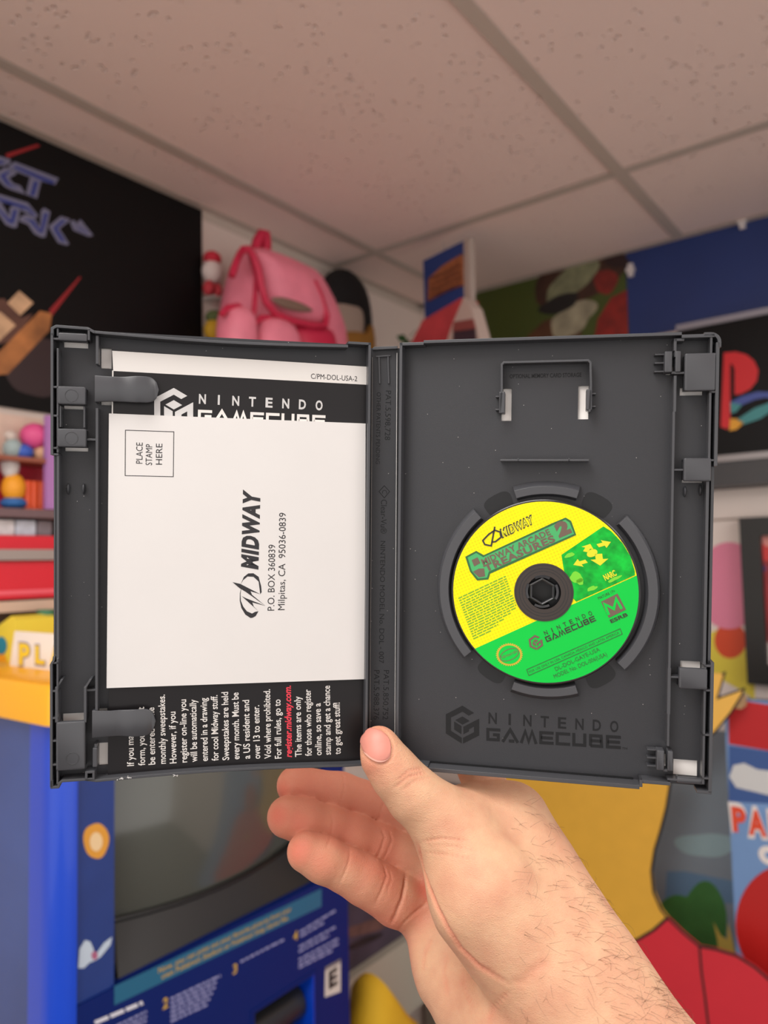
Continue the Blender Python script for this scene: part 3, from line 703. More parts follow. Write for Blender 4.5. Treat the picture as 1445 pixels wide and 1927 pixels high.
# ================================================================ blue demo kiosk
KV = -0.88
KF = Frame(V * KV, U, (0, 0, 1))                      # kiosk front: x = u, y = height, z towards the room
ku0, ku1, ku2 = .503, .531, 1.037                     # near corner, front panel start, far edge
KS = Frame(U * (ku0 + .004), V, (0, 0, 1))            # kiosk side facing the camera
kz1 = 1.418
kd = KV - WALL_V - .012                               # depth to the wall
m_kb = paint('kiosk_blue', 8, 66, 196, .3, coat=.3)
m_kn = paint('kiosk_navy', 30, 56, 122, .35, var=.05)
m_kp = paint('kiosk_panel', 4, 30, 98, .5, spec=.2)
m_kblack = paint('kiosk_black', 24, 24, 25, .4)
ki = thing('demo_kiosk', 'blue video demo kiosk with dark screen and yellow-orange top', 'kiosk', KF, ((ku0 + ku2) / 2, 0, -kd / 2))
# corner post (rounded)
prof = []
r_ = .028
for k in range(9):
    a = math.radians(180 + 90 * k / 8); prof.append((ku0 + r_ + r_ * math.cos(a), -.006 + -(r_) - r_ * math.sin(a) + .0))
prof = [(ku0 + r_ - r_ * math.cos(math.radians(10 * k)), .006 - r_ + r_ * math.sin(math.radians(10 * k))) for k in range(10)]
prof += [(ku1 + .002, .006), (ku1 + .002, -.05), (ku0, -.05)]
post = MB()
n = len(prof)
post.add([(x, 0, z) for x, z in prof] + [(x, kz1, z) for x, z in prof], [(i, (i + 1) % n, n + (i + 1) % n, n + i) for i in range(n)])
part(ki, post, 'corner_post', m_kb, smooth=35)
part(ki, MB().box(ku0 + .006, ku0 + .02, 0, kz1, -kd, -.05), 'side_panel', paint('kiosk_side', 52, 78, 140, .3, var=.2, vscale=5))
part(ki, MB().box(ku2 - .014, ku2, 0, kz1, -kd, -.012), 'far_side_panel', m_kn)
part(ki, MB().box(ku0 + .02, ku2 - .014, .0, kz1, -kd, -kd + .012), 'back_panel', m_kn)
# front: columns, header and lower panel around the screen opening
sx0, sx1 = KF.px(215, 1650, 0)[0], KF.px(608, 1600, 0)[0] + .006
sy0 = KF.px(215, 1855, 0)[1]; sy1 = 1.375
part(ki, MB().box(ku1, sx0, sy0 - .10, kz1, -.012, 0), 'front_column', m_kn)
part(ki, MB().box(sx1, ku2, sy0 - .10, kz1, -.012, 0), 'front_column', m_kp)
part(ki, MB().box(sx0, sx1, sy1, kz1, -.012, 0), 'header', m_kn)
# lower panel with a card slot
qa = KF.px(470, 1890, .004); slx0, slx1 = KF.px(478, 1900, .004)[0], KF.px(590, 1860, .004)[0]
sly1 = KF.px(588, 1835, .004)[1]; sly0 = sly1 - .10
lp = part(ki, MB().plate(ku1, ku2, .25, sy0, -.012, .004, [(slx0, slx1, sly0, sly1)]), 'instruction_panel', m_kp)
part(ki, MB().box(ku1, ku2, 0, .25, -.012, 0), 'plinth', m_kn)
part(lp, MB().box(slx0, slx1, sly0, sly1, -.07, -.06).box(slx0 - .003, slx0, sly0, sly1, -.06, -.012).box(slx0, slx1, sly1, sly1 + .003, -.06, -.012).box(slx0, slx1, sly0 - .003, sly0, -.06, -.012), 'slot_well', m_kblack)
part(lp, MB().box(slx1 - .002, slx1 + .002, sly0 - .004, sly1 + .004, -.06, .0055), 'slot_side', m_kb, label='bright blue slot edge')
part(lp, MB().plate(slx0 - .006, slx1 + .006, sly0 - .006, sly1 + .006, .004, .0055, [(slx0, slx1, sly0, sly1)]), 'slot_rim', m_kp)
part(lp, MB().tube([(slx0 + .005, (sly0 + sly1) / 2, -.035), (slx1 - .006, (sly0 + sly1) / 2, -.035)], .028, 16), 'slot_roller', paint('roller_dark', 34, 34, 36, .3), smooth=True)
# screen bezel and glass
sb = part(ki, MB().box(sx0, sx1, sy0 - .004, sy0 + .001, -.11, -.012).box(sx0 - .004, sx0, sy0, sy1, -.11, -.012).box(sx1, sx1 + .004, sy0, sy1, -.11, -.012).box(sx0, sx1, sy1, sy1 + .004, -.11, -.012), 'screen_recess', m_kblack)
gl = MB(); NX, NY = 28, 22
gx0, gx1, gy0, gy1 = sx0 + .014, sx1 - .014, sy0 + .050, sy1 + .012
gc, gh = (gx0 + gx1) / 2, (gy0 + gy1) / 2
vs = []
for j in range(NY + 1):
    for i in range(NX + 1):
        a = -1 + 2 * i / NX; b = -1 + 2 * j / NY
        x = gc + (gx1 - gx0) / 2 * a * (1 - .035 * b * b); yv = gh + (gy1 - gy0) / 2 * b * (1 - .05 * a * a)
        vs.append((x, yv, -.055 + .028 * (1 - a * a) + .018 * (1 - b * b)))
gl.add(vs, [(j * (NX + 1) + i, j * (NX + 1) + i + 1, (j + 1) * (NX + 1) + i + 1, (j + 1) * (NX + 1) + i) for j in range(NY) for i in range(NX)])
bez = MB(); ring = [vs[i] for i in range(NX + 1)] + [vs[j * (NX + 1) + NX] for j in range(1, NY + 1)] + [vs[NY * (NX + 1) + i] for i in range(NX - 1, -1, -1)] + [vs[j * (NX + 1)] for j in range(NY - 1, 0, -1)]
nr = len(ring); outer = []
for p in ring:
    a = (p[0] - gc) / ((gx1 - gx0) / 2); b = (p[1] - gh) / ((gy1 - gy0) / 2)
    k = 1 / max(abs(a), abs(b), 1e-6)
    ox = min(max(gc + a * k * (sx1 - sx0) / 2, sx0), sx1); oy = gh + b * k * (gy1 - gy0) / 2 * 1.0
    oy = min(max(oy, sy0), sy1 + .02)
    if abs(b) >= abs(a) * .99: oy = sy0 if b < 0 else sy1 + .02
    outer.append((ox, oy, -.010))
bez.add([(p[0], p[1], p[2] + .002) for p in ring] + outer, [(i, (i + 1) % nr, nr + (i + 1) % nr, nr + i) for i in range(nr)])
part(sb, bez, 'bezel', paint('bezel_black', 30, 30, 31, .45), smooth=40)
part(sb, MB().tube([(p[0], p[1], p[2] + .003) for p in ring], .004, 8, closed=True), 'screen_gasket', paint('gasket_black', 12, 12, 12, .4), smooth=True)
part(sb, gl, 'screen_glass', M('crt_glass', rgb(78, 80, 74), .16, spec=.6, coat=.5), label='dark grey bulging screen glass', smooth=80)
# print on the lower panel
zk = .0046
part(lp, MB().poly(KF.pts([(215, 1856), (605, 1672), (605, 1706), (215, 1892)], zk), zk), 'teal_strip', paint('strip_teal', 28, 96, 128, .4))
m_yl = paint('print_gold', 196, 158, 64, .5); m_pl = paint('print_lilac', 140, 142, 186, .5); m_ws = paint('print_whitish', 214, 214, 222, .5)
part(lp, text_mb(KF, 'Now, you can print out your favorite pictures from your', (298, 1832), (548, 1714), 9, zk + .0004, bold=.01), 'lettering', m_yl)
part(lp, text_mb(KF, 'own Pokémon Stadium or Pokémon Snap Game Pak.', (304, 1843), (543, 1730), 9, zk + .0004, bold=.01), 'lettering', m_yl)
for s, a, b, h in (('2', (306, 1900), (316, 1895), 19), ('3', (438, 1834), (446, 1830), 17), ('4', (552, 1771), (560, 1767), 16)):
    part(lp, text_mb(KF, s, a, b, h, zk, bold=.03), 'numeral', m_yl)
part(lp, word_bars(KF, [((322, 1882 + 8.5 * k), (320 + 96 - 5 * k, 1882 + 8.5 * k - (44 - 2.4 * k))) for k in range(6)], 4.5, zk, 3, 6, 16, 2.5), 'fine_print', m_pl)
part(lp, word_bars(KF, [((453, 1812), (535, 1770))], 4, zk, 4, 6, 16, 2.5), 'fine_print', m_pl)
part(lp, word_bars(KF, [((565, 1756), (634, 1714)), ((566, 1764), (610, 1738)), ((564, 1784), (634, 1745)), ((563, 1793), (620, 1762)), ((563, 1808), (638, 1768)), ((563, 1816), (640, 1776)), ((563, 1823), (628, 1790))], 4, zk, 5, 6, 16, 2.5), 'fine_print', m_pl)
part(lp, word_bars(KF, [((180, 1928), (270, 1890))], 7, zk, 6, 18, 30, 4), 'fine_print', m_ws)
part(lp, word_bars(KF, [((200, 1942), (277, 1905)), ((200, 1950), (277, 1914)), ((200, 1958), (277, 1922))], 4, zk, 7, 6, 16, 2.5), 'fine_print', m_pl)
rt = part(lp, MB().poly(KF.pts([(612, 1820), (641, 1804), (641, 1866), (611, 1877)], zk), zk), 'rating_mark', paint('rating_cream', 206, 198, 190, .5), label='cream rating mark with black letter E')
part(rt, text_mb(KF, 'E', (619, 1861), (635, 1850), 30, zk + .0004, bold=.045), 'rating_letter', m_ol)
part(rt, MB().poly(KF.pts([(612, 1820), (641, 1804), (641, 1811), (612, 1827)], zk + .0003), zk + .0003), 'rating_band', paint('band_grey', 120, 114, 116, .5))
# plain stickers on the near column (left without any figure)
zs = .0006
st = part(ki, MB().poly(KF.pts(blob(181, 1582, 23, 35, n=30, wob=.05, seed=3), zs), zs), 'sticker', paint('sticker_amber', 218, 152, 52, .5), label='plain amber oval sticker')
part(st, MB().poly(KF.pts(blob(181, 1584, 12, 18, n=24), zs + .0003), zs + .0003), 'sticker_patch', paint('sticker_cream', 232, 200, 152, .5))
st = part(ki, MB().poly(KF.pts([(147, 1822), (150, 1785), (160, 1769), (170, 1772), (176, 1786), (179, 1798), (196, 1774), (211, 1763), (208, 1778), (190, 1800), (182, 1806), (168, 1812), (158, 1822)], zs), zs), 'sticker', paint('sticker_pale', 186, 200, 214, .5), label='pale winged sticker')
part(st, MB().poly(KF.pts(blob(178, 1798, 6, 8), zs + .0003), zs + .0003), 'sticker_patch', paint('sticker_rose', 168, 96, 126, .5))
# side graphics
zg = .0006
SFk = Frame(U * (ku0 + .006), V, (0, 0, 1))
part(ki, MB().poly(SFk.pts(blob(-22, 1525, 31, 56, n=30), zg), zg), 'side_print', paint('side_red', 214, 40, 56, .35))
part(ki, MB().poly(SFk.pts([(-60, 1640), (8, 1575), (40, 1615), (48, 1640), (20, 1640), (-20, 1660)], zg), zg), 'side_print', paint('side_cloud', 98, 118, 166, .35))
part(ki, MB().poly(SFk.pts(blob(40, 1560, 32, 26, wob=.1, seed=4), zg), zg), 'side_print', paint('side_haze', 70, 92, 150, .35))
part(ki, MB().poly(SFk.pts([(-40, 1700), (48, 1655), (46, 1720), (20, 1790), (-40, 1830)], zg), zg), 'side_print', paint('side_haze2', 62, 84, 148, .35))
for k in range(8):
    y = 1726 + 21 * k
    part(ki, MB().prism(SFk.pts([(-60, y - 12), (8, y + 2), (7, y + 12), (-60, y - 2)], .004), 0, .004), 'louvre', m_kb)
# top slab
ts0 = KF.px(95, 1355, 0)
sl_y0, sl_y1 = kz1, 1.468
part(ki, MB().bbox(ku0 - .012, ku2 + .02, -kd, .02, 0, 0.0001, .0005).xf(lambda p: p) if False else MB().add(*(lambda b: ([(p[0], p[2], p[1]) for p in b.v], [tuple(reversed(f)) for f in b.f]))(MB().bbox(ku0 - .014, ku2 + .02, -kd, .02, sl_y0, sl_y1, .012))), 'top_slab', paint('slab_amber', 246, 176, 16, .35, coat=.2), smooth=35)

# things on the kiosk top
TF = Frame(V * (KV - .03), U, (0, 0, 1))
cz = -.065
CS = Frame(U * (ku0 + .05), V, (0, 0, 1))
yb_ = sl_y1
xa, xb = CS.px(24, 1250, 0)[0], CS.px(150, 1250, 0)[0]
cyt = CS.px(60, 1190, 0)[1]
cs = thing('place_card', 'white card with yellow outlined letters standing on the kiosk top', 'card', CS, ((xa + xb) / 2, yb_, 0))
part(cs, MB().prism([(xa - .008, yb_), (xb, yb_), (xb, cyt), (xa + .004, cyt)], -.003, 0), 'card', paint('card_white', 244, 238, 230, .6))
m_cy = paint('card_yellow', 246, 214, 40, .5); m_cg = paint('card_greyedge', 150, 140, 160, .5)
for ch, a, b, h in (('P', (35, 1249), (56, 1251), 37), ('L', (66, 1247), (84, 1249), 31), ('A', (94, 1250), (116, 1252), 33)):
    nd = part(cs, text_mb(CS, ch, (a[0] - 1, a[1] + 2), (b[0] + 2, b[1] + 2), h + 3, .0005, bold=.08), 'letter', m_cg)
    part(nd, text_mb(CS, ch, a, b, h, .0009, bold=.045), 'letter_fill', m_cy)
ypf = Frame(U * (ku0 + .075), V, (0, 0, 1))
c = ypf.px(8, 1215, 0)
yt_ = ypf.px(40, 1160, 0)[1]
ycl = MB().prism([(c[0] - .03, yb_), (c[0] + .03, yb_), (c[0] + .035, yt_ - .005), (c[0] + .02, yt_), (c[0] - .01, yt_ - .012), (c[0] - .03, yt_ - .022)], -.06, 0)
yn = thing('yellow_pouch', 'lemon yellow cloth pouch beside the white lettered card', 'pouch', ypf, (c[0], yb_, 0))
part(yn, ycl, 'body', paint('pouch_yellow', 238, 218, 70, .7))
pc2 = ypf.px(3, 1218, .001)
part(yn, MB().poly(ypf.pts(blob(2, 1215, 11, 17), .0008), .0008), 'patch', paint('pouch_teal', 40, 140, 170, .6))
part(yn, MB().poly(ypf.pts(blob(2, 1242, 9, 13), .0008), .0008), 'patch', paint('pouch_orange', 240, 166, 30, .6))

# red toy cabinet standing at the back of the kiosk top
CV = -1.16
TC = Frame(V * CV, U, (0, 0, 1))
def ty(py): return TC.px(50, py, 0)[1]
tx0, tx1 = ku0 + .002, .80
tb = ty(1150)
tc_ = thing('toy_cabinet', 'red display cabinet with toys at the back of the kiosk top', 'cabinet', TC, ((tx0 + tx1) / 2, yb_, 0))
m_cr = paint('cabinet_red', 214, 24, 46, .4); m_cgr = paint('cabinet_rail', 160, 150, 146, .35, metal=.3); m_cbg = paint('cabinet_beige', 206, 178, 158, .6)
part(tc_, MB().box(tx0, tx1, yb_, tb, -.085, -.03), 'base', paint('cabinet_dark', 90, 74, 70, .6))
part(tc_, MB().box(tx0, tx1, tb, ty(1130), -.085, .004), 'base_shelf', m_cbg)
part(tc_, MB().box(tx0, tx1, ty(1126), ty(1056), -.085, 0), 'lower_drawer', m_cr)
nd = part(tc_, MB().box(tx0, tx1, ty(1118), ty(1110), 0, .0006), 'drawer_print', paint('drawer_pink', 236, 96, 112, .5))
part(tc_, MB().box(tx0, tx1, ty(1054), ty(1034), -.085, .008), 'rail', m_cgr)
part(tc_, MB().box(tx0, tx1, ty(1034), ty(1008), -.085, 0), 'upper_drawer', m_cr)
part(tc_, MB().box(tx0, tx1, ty(1008), ty(956), -.085, -.07), 'slot_back', paint('slot_grey', 70, 60, 62, .6))
part(tc_, MB().box(tx0, tx1, ty(974), ty(958), -.085, .006), 'shelf_board', paint('shelf_mauve', 112, 88, 92, .5))
part(tc_, MB().box(tx0, tx1, ty(956), ty(868), -.085, -.06), 'back_panel', paint('cabinet_crimson', 186, 24, 52, .5))
part(tc_, MB().box(tx0, tx1, ty(868), ty(860), -.085, .0), 'shelf_board', paint('shelf_rust', 150, 84, 62, .5))
part(tc_, MB().box(tx0, tx1, ty(860), ty(770), -.085, -.06), 'upper_panel', paint('cabinet_cream', 222, 194, 176, .6, var=.15, vscale=20))
xs_ = TC.px(87, 850, 0)[0]
part(tc_, MB().box(xs_, xs_ + .03, ty(956), ty(776), -.008, .002), 'end_post', paint('cabinet_lilac', 176, 122, 186, .5))
def toy(name, label, cat, px, y0, bits):
    z = -.03; x = TC.px(px, y0, z)[0]; y = ty(y0)
    t = thing(name, label, cat, TC, (x, y, z))
    for (nm, dx, dyy, rx, ry, c) in bits:
        part(t, MB().ellip((x + dx, y + dyy, z), (rx, ry, min(rx, .022)), 14, 10), nm, M('toy_%d_%d_%d' % c, rgb(*c), .55), smooth=True)
toy('toy_figure', 'toy with white top, amber body and blue foot in the red cabinet', 'figure', 25, 957, (('foot', 0, .010, .020, .010, (44, 104, 170)), ('body', 0, .034, .018, .024, (240, 160, 32)), ('head', -.006, .068, .014, .020, (206, 202, 200))))
for k, px in enumerate((51, 63, 76)):
    x = TC.px(px, 957, -.03)[0]
    solo('orange_canister', 'slim orange canister in the row inside the red cabinet', 'canister', TC, MB().add(*(lambda m: ([(p[0], p[1], p[2]) for p in m.v], m.f))(MB().tube([(x, ty(957), -.03), (x, ty(957) + .044, -.03), (x, ty(957) + .047, -.03)], [.0078, .0078, .006], 14))), paint('canister_orange', 224, 84, 36, .5), group='orange canisters in the red cabinet', smooth=40)
toy('toy_figure', 'pink and blue round toy on the upper cabinet shelf', 'figure', 52, 861, (('foot', -.010, .012, .018, .014, (60, 96, 190)), ('body', .012, .040, .024, .022, (222, 84, 140)), ('side', .024, .014, .016, .016, (228, 178, 140))))
toy('toy_figure', 'pale teal toy on the upper cabinet shelf', 'figure', 24, 861, (('body', 0, .016, .015, .017, (156, 172, 172)), ('head', -.004, .036, .010, .009, (206, 190, 180))))
for k, (px0, px1, c) in enumerate(((-20, 22, (206, 204, 206)), (24, 62, (188, 194, 206)), (65, 92, (120, 110, 116)))):
    x0_, x1_ = TC.px(px0, 1000, -.02)[0], TC.px(px1, 1000, -.02)[0]
    nm = ('white', 'bluish white', 'grey')[k]
    solo('game_cartridge', '%s cartridge lying in the slot above the upper red drawer' % nm, 'cartridge', TC, MB().bbox(x0_, x1_, ty(1008), ty(978), -.06, -.01, .002), M('cart%d' % k, rgb(*c), .5, var=.2, vscale=60))
x = TC.px(86, 1180, .03)[0]
sgn = thing('candy_jar', 'red and green patterned small jar behind the white lettered card', 'jar', TC, (x, yb_, .03))
part(sgn, MB().tube([(x, yb_, .03), (x, yb_ + .05, .03), (x, yb_ + .062, .03)], [.018, .018, .012], 18), 'body', paint('jar_red', 206, 44, 56, .4, var=.6, vscale=60), smooth=40)
part(sgn, MB().tube([(x, yb_ + .062, .03), (x, yb_ + .072, .03)], [.013, .013], 18), 'lid', paint('jar_green', 60, 120, 88, .4), smooth=40)

# ================================================================ the open game case
def rotm(rx, ry, rz): return Matrix.Rotation(rz, 4, 'Z') @ Matrix.Rotation(ry, 4, 'Y') @ Matrix.Rotation(rx, 4, 'X')
ROOT = CM @ Matrix.Translation((-.00035, -.01934, -.35213)) @ rotm(.0215, -.02, -.01004)
A_R, A_L, W, HH, D, SWD = .188, .2407, .1335, .095, .0068, .00783
CF_ = Frame.mat(ROOT)
RH = Frame.mat(ROOT @ Matrix.Translation((SWD, 0, 0)) @ Matrix.Rotation(-A_R, 4, 'Y'))   # right half: x outward, z towards viewer
LH = Frame.mat(ROOT @ Matrix.Translation((-SWD, 0, 0)) @ Matrix.Rotation(A_L, 4, 'Y'))   # left half: x from -W to 0

def plastic():
    m = bpy.data.materials.new('case_plastic'); m.use_nodes = True; nt = m.node_tree; b = nt.nodes['Principled BSDF']
    b.inputs['Roughness'].default_value = .48; b.inputs['Specular IOR Level'].default_value = .45
    tc = nt.nodes.new('ShaderNodeTexCoord')
    vo = nt.nodes.new('ShaderNodeTexVoronoi'); vo.inputs['Scale'].default_value = 420
    nt.links.new(tc.outputs['Object'], vo.inputs['Vector'])
    lt = nt.nodes.new('ShaderNodeMath'); lt.operation = 'LESS_THAN'; lt.inputs[1].default_value = .06
    nt.links.new(vo.outputs['Distance'], lt.inputs[0])
    sx = nt.nodes.new('ShaderNodeSeparateColor'); nt.links.new(vo.outputs['Color'], sx.inputs[0])
    gt = nt.nodes.new('ShaderNodeMath'); gt.operation = 'GREATER_THAN'; gt.inputs[1].default_value = .80
    nt.links.new(sx.outputs[0], gt.inputs[0])
    mu = nt.nodes.new('ShaderNodeMath'); mu.operation = 'MULTIPLY'
    nt.links.new(lt.outputs[0], mu.inputs[0]); nt.links.new(gt.outputs[0], mu.inputs[1])
    mx = nt.nodes.new('ShaderNodeMix'); mx.data_type = 'RGBA'; mx.inputs[6].default_value = rgb(47, 48, 52); mx.inputs[7].default_value = rgb(190, 186, 182)
    nt.links.new(mu.outputs[0], mx.inputs[0]); nt.links.new(mx.outputs[2], b.inputs['Base Color'])
    nb = nt.nodes.new('ShaderNodeTexNoise'); nb.inputs['Scale'].default_value = 2600; nb.inputs['Detail'].default_value = 2
    nt.links.new(tc.outputs['Object'], nb.inputs['Vector'])
    bp = nt.nodes.new('ShaderNodeBump'); bp.inputs['Strength'].default_value = .22; bp.inputs['Distance'].default_value = .0002
    nt.links.new(nb.outputs['Fac'], bp.inputs['Height']); nt.links.new(bp.outputs[0], b.inputs['Normal'])
    return m
m_cp = plastic()
m_cs = bevelled(paint('case_plastic_smooth_lit', 66, 67, 71, .34))  # smoother finish; light caught by walls and boxes put into a paler grey
m_cd = paint('case_recess_shade', 28, 29, 31, .5, spec=.25)  # recess shade and smoother finish of the moulding put into a dark colour
m_edge = paint('pale_edge', 206, 204, 202, .35)  # pale plastic of the hinge lines and chipped burrs
m_paper = paint('sheet_paper', 250, 246, 242, .7)

case = thing('game_case', 'open dark grey plastic game case held by the hand', 'game case', CF_, (0, -HH, -.002))
TF_ = -.0013

def rect(F, a, b, z):
    p = F.px(a[0], a[1], z); q = F.px(b[0], b[1], z)
    return min(p[0], q[0]), max(p[0], q[0]), min(p[1], q[1]), max(p[1], q[1])
def Y(F, py, z, px): return F.px(px, py, z)[1]
def X(F, px, z, py): return F.px(px, py, z)[0]

# ---------------------------------------------------------------- right half
holesR = [rect(RH, (944, 731), (962, 792), 0), rect(RH, (1088, 726), (1107, 789), 0),
          rect(RH, (1279, 730), (1322, 744), 0), rect(RH, (1283, 898), (1322, 909), 0),
          rect(RH, (1280, 1243), (1318, 1262), 0), rect(RH, (1267, 1428), (1312, 1462), 0), rect(RH, (1252, 690), (1266, 706), 0), rect(RH, (1248, 1418), (1256, 1446), 0)]
back = part_in(case, RH, MB().plate(0, W, -HH, HH, TF_, 0, holesR), 'disc_tray', m_cp)
z = D
lipx0, lipx1 = X(RH, 797, z, 645), X(RH, 1283, z, 622)
m = MB().box(0, lipx0, HH - .0013, HH, 0, D).box(lipx0, lipx1, HH - .0006, HH + .0007, 0, D).box(lipx1, W - .002, HH - .0018, HH - .0004, 0, D)
# rounded outer corner
cc = [(W - .0035 + .0035 * math.sin(math.radians(a)), HH - .0039 + .0035 * math.cos(math.radians(a))) for a in range(0, 91, 15)]
m.stroke([(W - .006, HH - .0004)] + cc + [(W, HH - .006)], .0013, 0, D)
part(back, m, 'top_wall', m_cs)
bx0, bx1 = X(RH, 805, z, 1455), X(RH, 1203, z, 1487)
m = MB().box(0, bx0, -HH, -HH + .0013, 0, D).box(bx0, bx1, -HH - .0012, -HH + .0005, 0, D).box(bx1, X(RH, 1262, z, 1470), -HH + .0012, -HH + .0026, 0, D - .0006)
m.box(bx1, bx1 + .0012, -HH - .0002, -HH + .0026, 0, D)
part(back, m, 'bottom_wall', m_cs)
part(back, MB().box(bx0, bx1 - .002, -HH + .0005, -HH + .0013, 0, .0005), 'bottom_junction_shade', m_cd)  # dark strip stands in for shade where floor meets bottom wall
part(back, MB().box(0, .0012, -HH, HH, 0, D), 'hinge_wall', m_cs)
part(back, MB().box(-.0004, .0, -HH + .002, HH - .004, D - .0035, D - .0028), 'hinge_edge', m_edge, label='pale hinge edge')
# outer wall: double skins top and bottom, single recess between
yt, ym0, ym1 = Y(RH, 640, z, 1350), Y(RH, 868, z, 1350), Y(RH, 1252, z, 1340)
wx = W - .0036
m = MB().box(W - .0013, W, ym0 - .002, HH - .004, 0, D).box(wx, wx + .0009, ym0, HH - .0015, 0, D - .0003)
for py in (667, 737, 866): m.box(wx, W - .0005, Y(RH, py, z, 1350) - .0004, Y(RH, py, z, 1350) + .0004, .001, D - .0003)
m.box(wx - .0004, wx + .0008, ym1, ym0, 0, D - .001)
m.box(W - .0016, W - .0004, ym1, ym0, 0, .003)
m.box(W - .0011, W + .0002, -HH, ym1 + .0012, 0, D).box(wx, wx + .0009, -HH + .003, ym1, 0, D - .0003)
for py in (1254, 1300, 1384, 1466): m.box(wx, W - .0004, Y(RH, py, z, 1335) - .0004, Y(RH, py, z, 1335) + .0004, .001, D - .0003)
m.box(wx - .002, W + .0002, -HH - .0008, -HH + .0004, 0, D)
part(back, m, 'outer_wall', m_cs)
part(back, MB().box(wx + .0009, W - .0013, -HH, ym1, -.0002, .0002).box(wx + .0009, W - .0013, ym0, HH - .002, -.0002, .0002), 'wall_gap_shade', paint('case_shadow', 30, 30, 32, .7))  # dark strips laid in for the shade between the wall skins
# channel rib
zr = D - .0008
xr0 = X(RH, 1264, zr, 1000)
segs = [(672, 660, .0009), (707, 775, .0011), (775, 1258, .0010), (1258, 1345, .0013), (1345, 1405, .0009)]
m = MB()
for a, b, w in segs:
    xx = xr0 + (.0003 if b < 900 else 0)
    m.box(xx - w / 2, xx + w / 2, Y(RH, b, zr, 1266), Y(RH, a, zr, 1266), 0, zr)
m.box(xr0 - .0005, xr0 + .0036, Y(RH, 642, zr, 1268), Y(RH, 637, zr, 1268), 0, zr).box(xr0 - .0005, xr0 + .0006, Y(RH, 660, zr, 1268), Y(RH, 638, zr, 1268), 0, zr)
part(back, m, 'channel_rib', m_cs)
# latch boxes
for (a, b, zt, op) in (((1289, 665), (1346, 735), D + .0005, 0), ((1287, 862), (1338, 906), D + .0005, 0), ((1278, 1257), (1331, 1299), D + .0005, 1), ((1273, 1463), (1327, 1478), D - .001, 1)):
    q = rect(RH, a, b, zt)
    mb = MB().bbox(q[0], q[1], q[2], q[3], zt - .0022, zt, .0006)
    mb.box(q[0] + .0003, q[0] + .0012, q[2] + .0006, q[3] - .0006, 0, zt - .002).box(q[1] - .0012, q[1] - .0003, q[2] + .0006, q[3] - .0006, 0, zt - .002)
    if op: mb.box(q[0] + .0003, q[1] - .0003, q[2] + .0003, q[2] + .0012, 0, zt - .002)
    else: mb.box(q[0] + .0003, q[1] - .0003, q[3] - .0012, q[3] - .0003, 0, zt - .002)
    part(back, mb, 'latch_box', m_cs, smooth=35)
    part(back, MB().box(xr0, q[0] + .0004, (q[2] + q[3]) / 2 - .0004, (q[2] + q[3]) / 2 + .0004, .001, D - .0012), 'latch_web', m_cs)
for (px, py) in ((1289, 925), (1318, 922)):
    c = RH.px(px, py, .0015)
    part(back, MB().ellip((c[0], c[1], .0006), (.0007, .0024, .0018), 10, 8), 'guide_peg', m_cs, smooth=True)
# sprung clips beside the rib
for (y0, y1, xl, xr) in ((661, 700, 1251, 1281), (1412, 1452, 1236, 1266)):
    q = rect(RH, (xl, y0), (xr, y1), D - .0006); zt = D - .0006
    mb = MB().bbox(q[0], q[0] + .0030, q[2], q[3], .0012, zt, .0004).bbox(q[1] - .0022, q[1], q[2], q[3], .0012, zt, .0004)
    for k in range(3):
        yy = q[2] + .0008 + (q[3] - q[2] - .0016) * k / 2
        mb.box(q[0] - .0036, q[0] + .0003, yy - .0003, yy + .0003, 0, .0036)
    mb.box(q[0] + .0029, q[1] - .002, q[2] - .0006, q[2] + .0004, .001, zt - .001)
    part(back, mb, 'spring_clip', m_cs, smooth=35)
# memory card holder
zm = .0058
fr = MB(); 
P = RH.pts([(941, 775), (944, 731), (944, 686), (948, 682), (1107, 678), (1111, 682), (1112, 726), (1109, 775)], zm)
fr.stroke(P, .0009, 0, zm)
part(back, fr, 'card_frame', m_cs)
for (a, b, s) in (((940, 737), (947, 778), -1), ((1106, 732), (1113, 772), 1)):
    q = rect(RH, a, b, zm)
    mb = MB().bbox(q[0] - (.0002 if s < 0 else .0006), q[1] + (.0006 if s < 0 else .0002), q[2], q[3], .0005, zm, .0004)
    for k in (0.2, .8):
        yy = q[2] + (q[3] - q[2]) * k; xx = q[0] if s < 0 else q[1]
        mb.box(xx, xx + s * .0018, yy - .0003, yy + .0003, 0, .004)
    part(back, mb, 'card_tab', m_cs)
q = rect(RH, (941, 864), (1108, 868), zm)
part(back, MB().box(q[0], q[1], q[2], q[3], 0, zm).box(q[0] + .0075, q[0] + .008, q[2], q[3] + .0004, 0, zm).box(q[1] - .0085, q[1] - .008, q[2], q[3] + .0004, 0, zm), 'card_bar', m_cs)
part(back, text_mb(RH, 'OPTIONAL MEMORY CARD STORAGE', (959, 712), (1094, 709), 7.5, .00012, bold=.015), 'moulded_lettering', m_cd)
